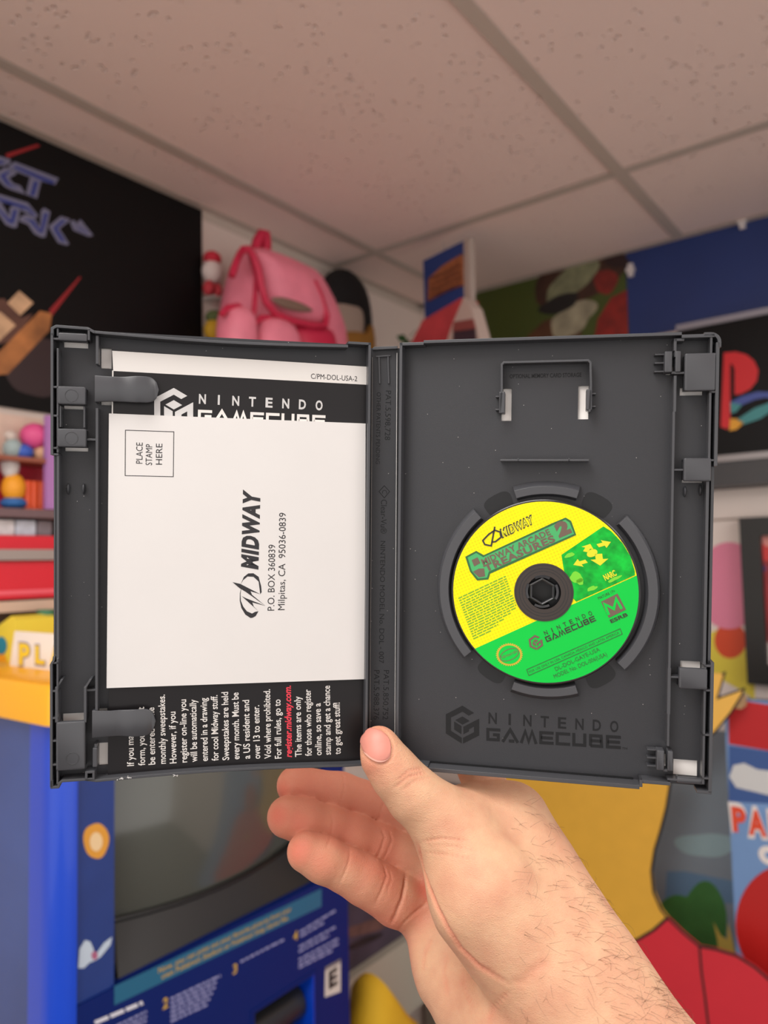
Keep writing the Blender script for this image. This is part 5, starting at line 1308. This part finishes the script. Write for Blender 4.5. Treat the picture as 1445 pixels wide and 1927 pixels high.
# fine print block
rows = []
for k in range(18):
    x0, y0 = 72 + 6.6 * k, 752 + 18 * k
    Lr = (395 if k < 14 else 395 - 60 * (k - 13))
    dx, dy = .905, -.425
    rows.append(tuple(c8([(x0, y0), (x0 + Lr * dx, y0 + Lr * dy)])))
part(dk, word_bars(RH, rows, 2.4, zy + e, 11, 4, 13, 1.6), 'fine_print', paint('disc_fineink', 112, 168, 24, .3), kind='stuff')
# lower print
def dsp(s, a, b, h, lv, mat): 
    (p0,), (p1,) = c8([a]), c8([b]); part(dk, spaced(RH, s, p0, p1, h / 4.014, zy + e * lv, bold=.01), 'lettering', mat)
dsp('NINTENDO', (726, 1026), (1088, 868), 32, 3, m_tk)
(p0,), (p1,) = c8([(738, 1080)]), c8([(1112, 916)])
part(dk, wide_word(RH, 'GAMECUBE', p0, p1, 11, zy + e * 3, wt=.2), 'lettering', m_tk)
(p0,) = c8([(655, 1080)])
part(dk, cube_mark(RH, p0, 14.5, zy + e * 3, ang=math.radians(8)), 'emblem', m_tt)
dpart([(1148, 772), (1272, 710), (1336, 832), (1206, 894)], 3, m_tt, 'rating_mark')
z_ = zy + e * 4
mm = [(1206 + 108 * t * .905 - 86 * h * .425, 872 - 108 * t * .425 - 86 * h * .905) for t, h in ((0, 0), (.06, 1), (.5, .3), (.94, 1), (1, 0))]
part(dk, MB().stroke(d8(mm, z_), .00115, z_), 'rating_letter', m_dg)
dtext('MATURE 17+', (1130, 756), (1256, 698), 20, 3, m_tk); dtext('ESRB', (1224, 934), (1352, 878), 26, 3, m_tk, bold=.03)
z_ = zy + e * 3
part(dk, MB().stroke(d8([(586, 1285), (1292, 976), (1308, 1016), (602, 1330)], z_), .0003, z_, closed=True), 'print_box', m_ddark)
dtext('FOR USE ONLY IN USA, CANADA, MEXICO AND LATIN AMERICA', (608, 1312), (1286, 1012), 18, 3, m_ddark)
dtext('DL-DOL-GAYE-USA', (808, 1296), (1142, 1142), 30, 3, m_ddark)
dtext('MODEL No. DOL-006(USA)', (798, 1352), (1196, 1180), 30, 3, m_ddark)
seal = []
for k in range(72):
    a = 2 * math.pi * k / 72; r_ = 104 if k % 2 else 92; seal.append((455 + r_ * math.cos(a), 1172 + r_ * .86 * math.sin(a)))
dpart(seal, 2, paint('seal_orange', 196, 168, 40, .3), 'seal')
dpart(blob(455, 1172, 82, 70, n=40), 3, m_dg, 'seal_fill')
z_ = zy + e * 4
part(dk, MB().stroke(d8(blob(455, 1172, 76, 40, n=40, rot=-.43), z_), .0003, z_, closed=True), 'seal_ring', m_tt)
dtext('Nintendo', (398, 1206), (520, 1152), 24, 4, m_tt)
# clear inner ring
zh = zy + e * 5
part(dk, MB().disc(dc[0], dc[1], .0073, .0126, zh, 96), 'inner_ring', M('disc_inner', rgb(58, 50, 46), .22, metal=.4))
for r_ in (.0092, .0104, .0119):
    part(dk, MB().ringsolid(dc[0], dc[1], [(r_ - .00012, zh), (r_ - .00012, zh + .00012), (r_ + .00012, zh + .00012), (r_ + .00012, zh)], 64), 'stacking_ring', m_blk)

# ================================================================ the hand
def C(px, py, d): return np.array([(px - IMG_W / 2) / FPX * d, -(py - IMG_H / 2) / FPX * d, -d])
VOX = .0012
LO = np.array([-.078, -.335, -.425]); HI = np.array([.185, -.045, -.185])
NG = np.ceil((HI - LO) / VOX).astype(int) + 1
BIG = .05
def grid_new(): return np.full(tuple(NG), BIG, np.float32)
def smin(a, b, k):
    h = np.clip(.5 + .5 * (b - a) / k, 0, 1)
    return b + (a - b) * h - k * h * (1 - h)
def add_cone(Fd, a, b, ra, rb, k):
    pad = max(ra, rb) + max(k, .004) + .006
    lo = np.maximum(np.floor((np.minimum(a, b) - pad - LO) / VOX).astype(int), 0); hi = np.minimum(np.ceil((np.maximum(a, b) + pad - LO) / VOX).astype(int) + 1, NG)
    if (hi <= lo).any(): return
    xs = [(LO[i] + VOX * np.arange(lo[i], hi[i])).astype(np.float32) for i in range(3)]
    px = xs[0][:, None, None] - a[0]; py = xs[1][None, :, None] - a[1]; pz = xs[2][None, None, :] - a[2]
    d = b - a; L2 = float(d @ d)
    t = np.clip((px * d[0] + py * d[1] + pz * d[2]) / L2, 0, 1)
    dist = np.sqrt((px - t * d[0]) ** 2 + (py - t * d[1]) ** 2 + (pz - t * d[2]) ** 2) - (ra + (rb - ra) * t)
    sl = tuple(slice(lo[i], hi[i]) for i in range(3))
    Fd[sl] = smin(Fd[sl], dist.astype(np.float32), k)
def chain(Fd, J, k):
    for (x0, y0, d0, r0), (x1, y1, d1, r1) in zip(J[:-1], J[1:]): add_cone(Fd, C(x0, y0, d0), C(x1, y1, d1), r0 / 1000, r1 / 1000, k)

f_palm = grid_new()
chain(f_palm, [(800, 1712, .378, 13), (862, 1822, .362, 18.5), (945, 1925, .343, 23), (1075, 2085, .318, 29), (1260, 2400, .29, 34)], .012)      # little-finger side to forearm
chain(f_palm, [(838, 1648, .384, 12), (930, 1800, .360, 17), (1020, 1900, .338, 22)], .014)
chain(f_palm, [(880, 1598, .386, 12), (985, 1780, .356, 18), (1060, 1880, .332, 24)], .014)
chain(f_palm, [(925, 1535, .384, 12), (1010, 1700, .360, 17), (1080, 1850, .332, 22)], .014)
f_thumb = grid_new()
chain(f_thumb, [(713, 1401, .3388, 8.1), (722, 1425, .3372, 9.4), (746, 1458, .3364, 10.6), (780, 1497, .336, 11.8), (822, 1532, .337, 13.2), (862, 1570, .338, 15.5), (900, 1640, .334, 19)], .004)
chain(f_thumb, [(868, 1600, .335, 16), (915, 1690, .326, 21), (985, 1775, .323, 22), (1075, 1895, .316, 24), (1190, 2080, .296, 31), (1370, 2400, .27, 35)], .012)
chain(f_thumb, [(890, 1530, .352, 13), (960, 1548, .354, 15.5), (1003, 1648, .344, 19), (1050, 1755, .332, 22), (1100, 1865, .316, 25.5), (1215, 2060, .298, 31)], .012)
fingers = [
    [(556, 1478, .392, 9.6), (640, 1492, .396, 9.9), (730, 1520, .398, 10.3), (805, 1555, .395, 10.6), (880, 1595, .386, 11.5)],
    [(541, 1537, .376, 10.0), (575, 1546, .3775, 10.3), (622, 1560, .381, 10.0), (668, 1576, .383, 10.35), (715, 1592, .385, 10.0), (760, 1612, .386, 10.8), (835, 1648, .384, 11.5)],
    [(577, 1603, .361, 9.3), (610, 1618, .3625, 10.2), (652, 1638, .365, 10.0), (685, 1656, .367, 11.0), (716, 1674, .369, 11.0), (745, 1692, .372, 12.0), (800, 1715, .377, 12.5)],
    [(930, 1535, .381, 12), (900, 1440, .3690, 10.2), (862, 1340, .3640, 9.2), (828, 1250, .3620, 8.6)]]
f_heel = grid_new()
chain(f_heel, [(900, 1880, .346, 19), (985, 1945, .326, 25), (1060, 2010, .312, 28)], .01)
f_palm = smin(f_palm, f_heel, .006); del f_heel
f_fing = grid_new()
for k, J in enumerate(fingers):
    g = grid_new(); chain(g, J, .003); f_fing = smin(f_fing, g, .0012)
FLD = smin(f_palm, f_thumb, .005)
FLD = smin(FLD, f_fing, .0045)
del f_palm, f_thumb, f_fing

def surface_nets(Fd):
    s = Fd < 0
    nx, ny, nz = Fd.shape
    c = [s[i:nx - 1 + i, j:ny - 1 + j, k:nz - 1 + k] for i in (0, 1) for j in (0, 1) for k in (0, 1)]
    cnt = sum(x.astype(np.int8) for x in c)
    cells = np.argwhere((cnt > 0) & (cnt < 8))
    idx = np.full((nx - 1, ny - 1, nz - 1), -1, np.int32); idx[tuple(cells.T)] = np.arange(len(cells))
    acc = np.zeros((len(cells), 3)); num = np.zeros(len(cells))
    corners = [(i, j, k) for i in (0, 1) for j in (0, 1) for k in (0, 1)]
    for a in range(8):
        for b in range(a + 1, 8):
            ca, cb = np.array(corners[a]), np.array(corners[b])
            if abs(ca - cb).sum() != 1: continue
            va = Fd[tuple((cells + ca).T)]; vb = Fd[tuple((cells + cb).T)]
            m = (va < 0) != (vb < 0); t = np.where(m, va / np.where(m, va - vb, 1), 0)[:, None]
            acc += np.where(m[:, None], ca + (cb - ca) * t, 0); num += m
    verts = LO + VOX * (cells + acc / num[:, None])
    quads = []
    for ax in range(3):
        o1, o2 = [x for x in range(3) if x != ax]
        A = np.take(s, range(0, s.shape[ax] - 1), ax); B = np.take(s, range(1, s.shape[ax]), ax)
        E_ = np.argwhere(A != B)
        E_ = E_[(E_[:, o1] > 0) & (E_[:, o2] > 0) & (E_[:, o1] < s.shape[o1] - 1) & (E_[:, o2] < s.shape[o2] - 1)]
        inside = A[tuple(E_.T)]
        d1 = np.zeros(3, int); d1[o1] = 1; d2 = np.zeros(3, int); d2[o2] = 1
        q = np.stack([idx[tuple((E_ - d1 - d2).T)], idx[tuple((E_ - d2).T)], idx[tuple(E_.T)], idx[tuple((E_ - d1).T)]], 1)
        flip = inside if ax != 1 else ~inside
        q = np.where(flip[:, None], q, q[:, ::-1]); quads.append(q)
    return verts, np.concatenate(quads)
vs, qs = surface_nets(FLD)
del FLD
# light smoothing then one level of subdivision
me = bpy.data.meshes.new('hand'); me.from_pydata(vs.tolist(), [], qs.tolist()); me.update()
tmp = bpy.data.objects.new('tmp', me); COL.objects.link(tmp)
s1_ = tmp.modifiers.new('s', 'SMOOTH'); s1_.factor = .5; s1_.iterations = 3
s2_ = tmp.modifiers.new('d', 'SUBSURF'); s2_.levels = 1; s2_.render_levels = 1
dg = bpy.context.evaluated_depsgraph_get()
me2 = bpy.data.meshes.new_from_object(tmp.evaluated_get(dg))
bpy.data.objects.remove(tmp); bpy.data.meshes.remove(me)
me2.name = 'hand'
n = len(me2.vertices)
co = np.empty(n * 3, np.float32); me2.vertices.foreach_get('co', co); co = co.reshape(-1, 3).astype(np.float64)
nr = np.empty(n * 3, np.float32); me2.vertices.foreach_get('normal', nr); nr = nr.reshape(-1, 3).astype(np.float64)
sel = np.arange(0, n)
pxx = IMG_W / 2 + FPX * co[:, 0] / -co[:, 2]; pyy = IMG_H / 2 - FPX * co[:, 1] / -co[:, 2]
facing = np.einsum('ij,ij->i', nr, co) < 0            # surfaces turned to the palm side
bvh = BVHTree.FromPolygons([Vector(v) for v in co[:]], [tuple(p.vertices) for p in me2.polygons])
def hit(px, py):
    d = Vector(((px - IMG_W / 2) / FPX, -(py - IMG_H / 2) / FPX, -1)).normalized()
    h = bvh.ray_cast(Vector((0, 0, 0)), d); return h
# creases: grooves along lines on the skin (image points traced, pushed in along the skin normal)
creases = [
    ([(621, 1527), (627, 1545), (624, 1565), (619, 1585), (612, 1597)], 1.0, .4), ([(716, 1556), (724, 1575), (717, 1598), (706, 1622)], 1.2, .5), ([(732, 1560), (738, 1580), (728, 1605), (716, 1628)], 1.1, .4),
    ([(658, 1592), (658, 1615), (650, 1640), (637, 1668)], 1.0, .4), ([(721, 1625), (728, 1648), (718, 1676), (704, 1705)], 1.2, .5), ([(733, 1634), (737, 1655), (727, 1682)], 1.0, .3),
    ([(646, 1452), (648, 1480), (641, 1515)], 1.0, .45), ([(722, 1510), (716, 1530), (712, 1545)], 1.0, .35),
    ([(764, 1640), (762, 1665), (757, 1690), (744, 1722), (734, 1742)], 1.5, 1.3), ([(786, 1586), (790, 1610), (797, 1640), (806, 1668), (822, 1708), (842, 1748), (866, 1785), (900, 1818), (955, 1850)], 2.2, 1.3),
    ([(808, 1690), (795, 1706), (775, 1722), (757, 1740), (748, 1758), (750, 1780)], 1.4, .6), ([(790, 1584), (830, 1578), (880, 1582)], 1.0, .45), ([(795, 1604), (840, 1608), (900, 1620)], .9, .3), ([(800, 1590), (850, 1592), (905, 1604)], .9, .25),
    ([(745, 1472), (770, 1450), (800, 1445)], 1.2, .4), ([(738, 1486), (768, 1462), (805, 1452)], 1.2, .45), ([(752, 1492), (780, 1470), (812, 1462)], 1.0, .3),
    ([(868, 1486), (880, 1484)], 1.0, .3), ([(960, 1852), (985, 1845), (1010, 1822), (1040, 1805)], 3.2, .35), ([(960, 1862), (930, 1895), (915, 1927)], 1.8, .4),
    ([(815, 1760), (800, 1790), (795, 1830)], 1.6, .35), ([(842, 1790), (835, 1830), (845, 1880)], 1.6, .3), ([(870, 1810), (872, 1850), (890, 1900)], 1.8, .3)]
disp = np.zeros(n); redn = np.zeros(n)
for P, wd, dp in creases:
    Q = []
    for (a, b) in zip(P[:-1], P[1:]):
        for t in np.linspace(0, 1, 7)[:-1]: Q.append((a[0] + (b[0] - a[0]) * t, a[1] + (b[1] - a[1]) * t))
    Q.append(P[-1]); H = [hit(*q) for q in Q]
    TP = np.array([min(1.0, .15 + 5.0 * min(i, len(H) - 1 - i) / max(1, len(H) - 1)) for i, h in enumerate(H) if h[0] is not None]); H = np.array([tuple(h[0]) for h in H if h[0] is not None])
    if not len(H): continue
    lo, hi = H.min(0) - .006, H.max(0) + .006
    ii = np.where(((co > lo) & (co < hi)).all(1))[0]
    dm = np.linalg.norm(co[ii, None, :] - H[None, :, :], axis=2); ni = np.argmin(dm, axis=1); d = dm[np.arange(len(ii)), ni] * 1000
    dp = dp * TP[ni]
    g = np.exp(-(d / (wd * .6)) ** 2)
    disp[ii] = np.maximum(disp[ii], dp * g); redn[ii] = np.maximum(redn[ii], .5 * np.minimum(1, dp * 1.2) * np.exp(-(d / (wd * .9)) ** 2))
# nail bed: sink the skin a little round the thumbnail
nail_out = [(707 + 33 * math.cos(t) * (1.0) + 4 * math.sin(t), 1401 + 36 * math.sin(t) + 6 * math.cos(t)) for t in [2 * math.pi * k / 48 for k in range(48)]]
H = np.array([tuple(h[0]) for h in (hit(*q) for q in nail_out) if h[0] is not None])
ii = np.where(((co > H.min(0) - .005) & (co < H.max(0) + .005)).all(1))[0]
d = np.min(np.linalg.norm(co[ii, None, :] - H[None, :, :], axis=2), axis=1) * 1000
disp[ii] = np.maximum(disp[ii], .45 * np.exp(-(d / .7) ** 2)); redn[ii] = np.maximum(redn[ii], .3 * np.exp(-(d / .8) ** 2))
co2 = co - nr * (disp / 1000)[:, None]
# blood-flush of finger pads and knuckles
def flush(px, py, r, w):
    h = hit(px, py)
    if h[0] is None: return
    d = np.linalg.norm(co - np.array(tuple(h[0])), axis=1) * 1000
    redn[:] = np.maximum(redn, w * np.exp(-(d / r) ** 2))
for a in ((530, 1490, 11, .9), (560, 1490, 12, .7), (522, 1535, 10, .95), (560, 1545, 12, .75), (600, 1552, 9, .5), (560, 1602, 10, .85), (600, 1622, 12, .6), (800, 1675, 8, .95), (785, 1712, 9, .6), (750, 1700, 12, .45), (760, 1620, 10, .4), (690, 1440, 8, .45), (712, 1370, 7, .5), (700, 1500, 14, .5), (720, 1440, 8, .2)):
    flush(*a)
fz = np.clip((800 - pxx) / 60, 0, 1) * np.clip((-co[:, 2] - .350) / .01, 0, 1)
redn = np.maximum(redn, .6 * fz)
pink = np.clip(redn, 0, 1)
me2.vertices.foreach_set('co', co2.astype(np.float32).ravel())
at = me2.attributes.new('flush', 'FLOAT', 'POINT'); at.data.foreach_set('value', pink.astype(np.float32))
me2.polygons.foreach_set('use_smooth', [True] * len(me2.polygons)); me2.update()
def skin():
    m = bpy.data.materials.new('skin'); m.use_nodes = True; nt = m.node_tree; b = nt.nodes['Principled BSDF']
    b.inputs['Roughness'].default_value = .55; b.inputs['Specular IOR Level'].default_value = .3
    b.inputs['Subsurface Weight'].default_value = .18; b.inputs['Subsurface Radius'].default_value = (1, .35, .18); b.inputs['Subsurface Scale'].default_value = .004
    tc = nt.nodes.new('ShaderNodeTexCoord'); at = nt.nodes.new('ShaderNodeAttribute'); at.attribute_name = 'flush'
    nz = nt.nodes.new('ShaderNodeTexNoise'); nz.inputs['Scale'].default_value = 70; nz.inputs['Detail'].default_value = 4
    nt.links.new(tc.outputs['Object'], nz.inputs['Vector'])
    m1 = nt.nodes.new('ShaderNodeMix'); m1.data_type = 'RGBA'; m1.inputs[6].default_value = rgb(206, 163, 131); m1.inputs[7].default_value = rgb(195, 144, 116)
    mr = nt.nodes.new('ShaderNodeMapRange'); mr.inputs[1].default_value = .35; mr.inputs[2].default_value = .7
    nt.links.new(nz.outputs['Fac'], mr.inputs[0]); nt.links.new(mr.outputs[0], m1.inputs[0])
    m2 = nt.nodes.new('ShaderNodeMix'); m2.data_type = 'RGBA'; m2.inputs[7].default_value = rgb(206, 112, 92)
    nt.links.new(m1.outputs[2], m2.inputs[6]); nt.links.new(at.outputs['Fac'], m2.inputs[0]); nt.links.new(m2.outputs[2], b.inputs['Base Color'])
    v = nt.nodes.new('ShaderNodeTexVoronoi'); v.inputs['Scale'].default_value = 900; v.feature = 'DISTANCE_TO_EDGE'
    mp = nt.nodes.new('ShaderNodeMapping'); mp.inputs['Scale'].default_value = (1, 1.8, 1); nt.links.new(tc.outputs['Object'], mp.inputs[0]); nt.links.new(mp.outputs[0], v.inputs['Vector'])
    n2 = nt.nodes.new('ShaderNodeTexNoise'); n2.inputs['Scale'].default_value = 220; n2.inputs['Detail'].default_value = 5; nt.links.new(mp.outputs[0], n2.inputs['Vector'])
    ad = nt.nodes.new('ShaderNodeMath'); ad.operation = 'MULTIPLY_ADD'; ad.inputs[1].default_value = 1.2
    nt.links.new(n2.outputs['Fac'], ad.inputs[0]); nt.links.new(v.outputs['Distance'], ad.inputs[2])
    bp = nt.nodes.new('ShaderNodeBump'); bp.inputs['Strength'].default_value = .35; bp.inputs['Distance'].default_value = .0007
    nt.links.new(ad.outputs[0], bp.inputs['Height']); nt.links.new(bp.outputs[0], b.inputs['Normal'])
    return m
m_skin = skin()
me2.materials.clear(); me2.materials.append(m_skin)
hand = bpy.data.objects.new('person', me2); COL.objects.link(hand); hand.matrix_basis = CM
tags(hand, 'bare right hand and forearm holding the open game case from below', 'person')
HN = Node(hand, Frame.mat(CM), (0, 0, 0))
# thumbnail
rows = []; NR, NC = 10, 32
cn = (707, 1402)
hc = hit(*cn)
vs_, fs_ = [], []
vs_.append(None)
nail_in = [(cn[0] + 30.5 * math.cos(t) * (1 - .10 * math.sin(t)) + 4 * math.sin(t), cn[1] + 33.5 * (math.copysign(abs(math.sin(t)) ** .85, math.sin(t))) + 6 * math.cos(t)) for t in [2 * math.pi * k / NC for k in range(NC)]]
def npt(px, py, lift):
    h = hit(px, py); t = 0
    while h[0] is None and t < 40:
        px += (cn[0] - px) * .06; py += (cn[1] - py) * .06; h = hit(px, py); t += 1
    return np.array(tuple(h[0])) + np.array(tuple(h[1])) * lift * (1 if np.dot(np.array(tuple(h[1])), np.array(tuple(h[0]))) < 0 else -1)
vs_ = [npt(cn[0], cn[1], .00055)]
for r in range(1, NR + 1):
    k = r / NR
    for (x, y) in nail_in: vs_.append(npt(cn[0] + (x - cn[0]) * k, cn[1] + (y - cn[1]) * k, .00055 if k < .95 else -.0003))
for c in range(NC): fs_.append((0, 1 + (c + 1) % NC, 1 + c))
for r in range(NR - 1):
    for c in range(NC): fs_.append((1 + r * NC + c, 1 + r * NC + (c + 1) % NC, 1 + (r + 1) * NC + (c + 1) % NC, 1 + (r + 1) * NC + c))
def nail_mat():
    m = M('nail', rgb(196, 128, 114), .42, spec=.35, var=.08, vscale=120); return m
part(HN, MB().add(vs_, [tuple(reversed(f)) for f in fs_]), 'thumbnail', nail_mat(), label='pink thumbnail', smooth=True)
cres = []
for k in range(13):
    t = math.pi * (.16 + .66 * k / 12); cres.append(t)
lun_o = [(cn[0] + 28.5 * math.cos(t) + 4 * math.sin(t), cn[1] + 31.5 * math.sin(t) + 6 * math.cos(t)) for t in cres]
lun_i = [(cn[0] + 23 * math.cos(t) + 4 * math.sin(t) + 3, cn[1] + 19 * math.sin(t) + 10 + 4 * math.cos(t)) for t in cres][::-1]
lv = [npt(x, y, .00062) for x, y in lun_o] + [npt(x, y, .00066) for x, y in lun_i[::-1]]
part(HN, MB().add(lv, [(i, i + 1, 13 + i + 1, 13 + i) for i in range(12)]), 'nail_lunula', paint('lunula', 208, 158, 142, .45), smooth=True)
# forearm hair
hr = MB(); rr = random.Random(21)
placed = 0
for _ in range(9000):
    if placed > 420: break
    px, py = rr.uniform(960, 1330), rr.uniform(1490, 2050)
    edge = np.interp(py, [1480, 1580, 1680, 1780, 1927, 2050], [1005, 1050, 1105, 1160, 1245, 1310])
    wgt = math.exp(-max(0, edge - px - 10) / 70.0) * (0.3 + .7 * min(1, max(0, (py - 1540) / 220)))
    if rr.random() > wgt * .55: continue
    h = hit(px, py)
    if h[0] is None: continue
    p = Vector(h[0]); nrm = Vector(h[1]); nrm = nrm if nrm.dot(p) < 0 else -nrm
    if p.z < -.36: continue
    dirn = Vector((rr.uniform(.1, 1.0), rr.uniform(-.9, .5), 0)); dirn = (dirn - nrm * dirn.dot(nrm)).normalized()
    L = rr.uniform(.0035, .0085); cv = rr.uniform(.3, .9); sd = nrm.cross(dirn) * rr.uniform(-.5, .5)
    P = [p + dirn * (L * t) + nrm * (L * cv * t * (1.15 - t) * 1.2) + sd * (L * t * t) for t in (0, .33, .66, 1)]
    hr.tube(P, [.00005, .000045, .000035, .000015], 3); placed += 1
part(HN, hr, 'arm_hair', paint('hair_dark', 92, 62, 44, .5), kind='stuff', label='sparse dark forearm hair')
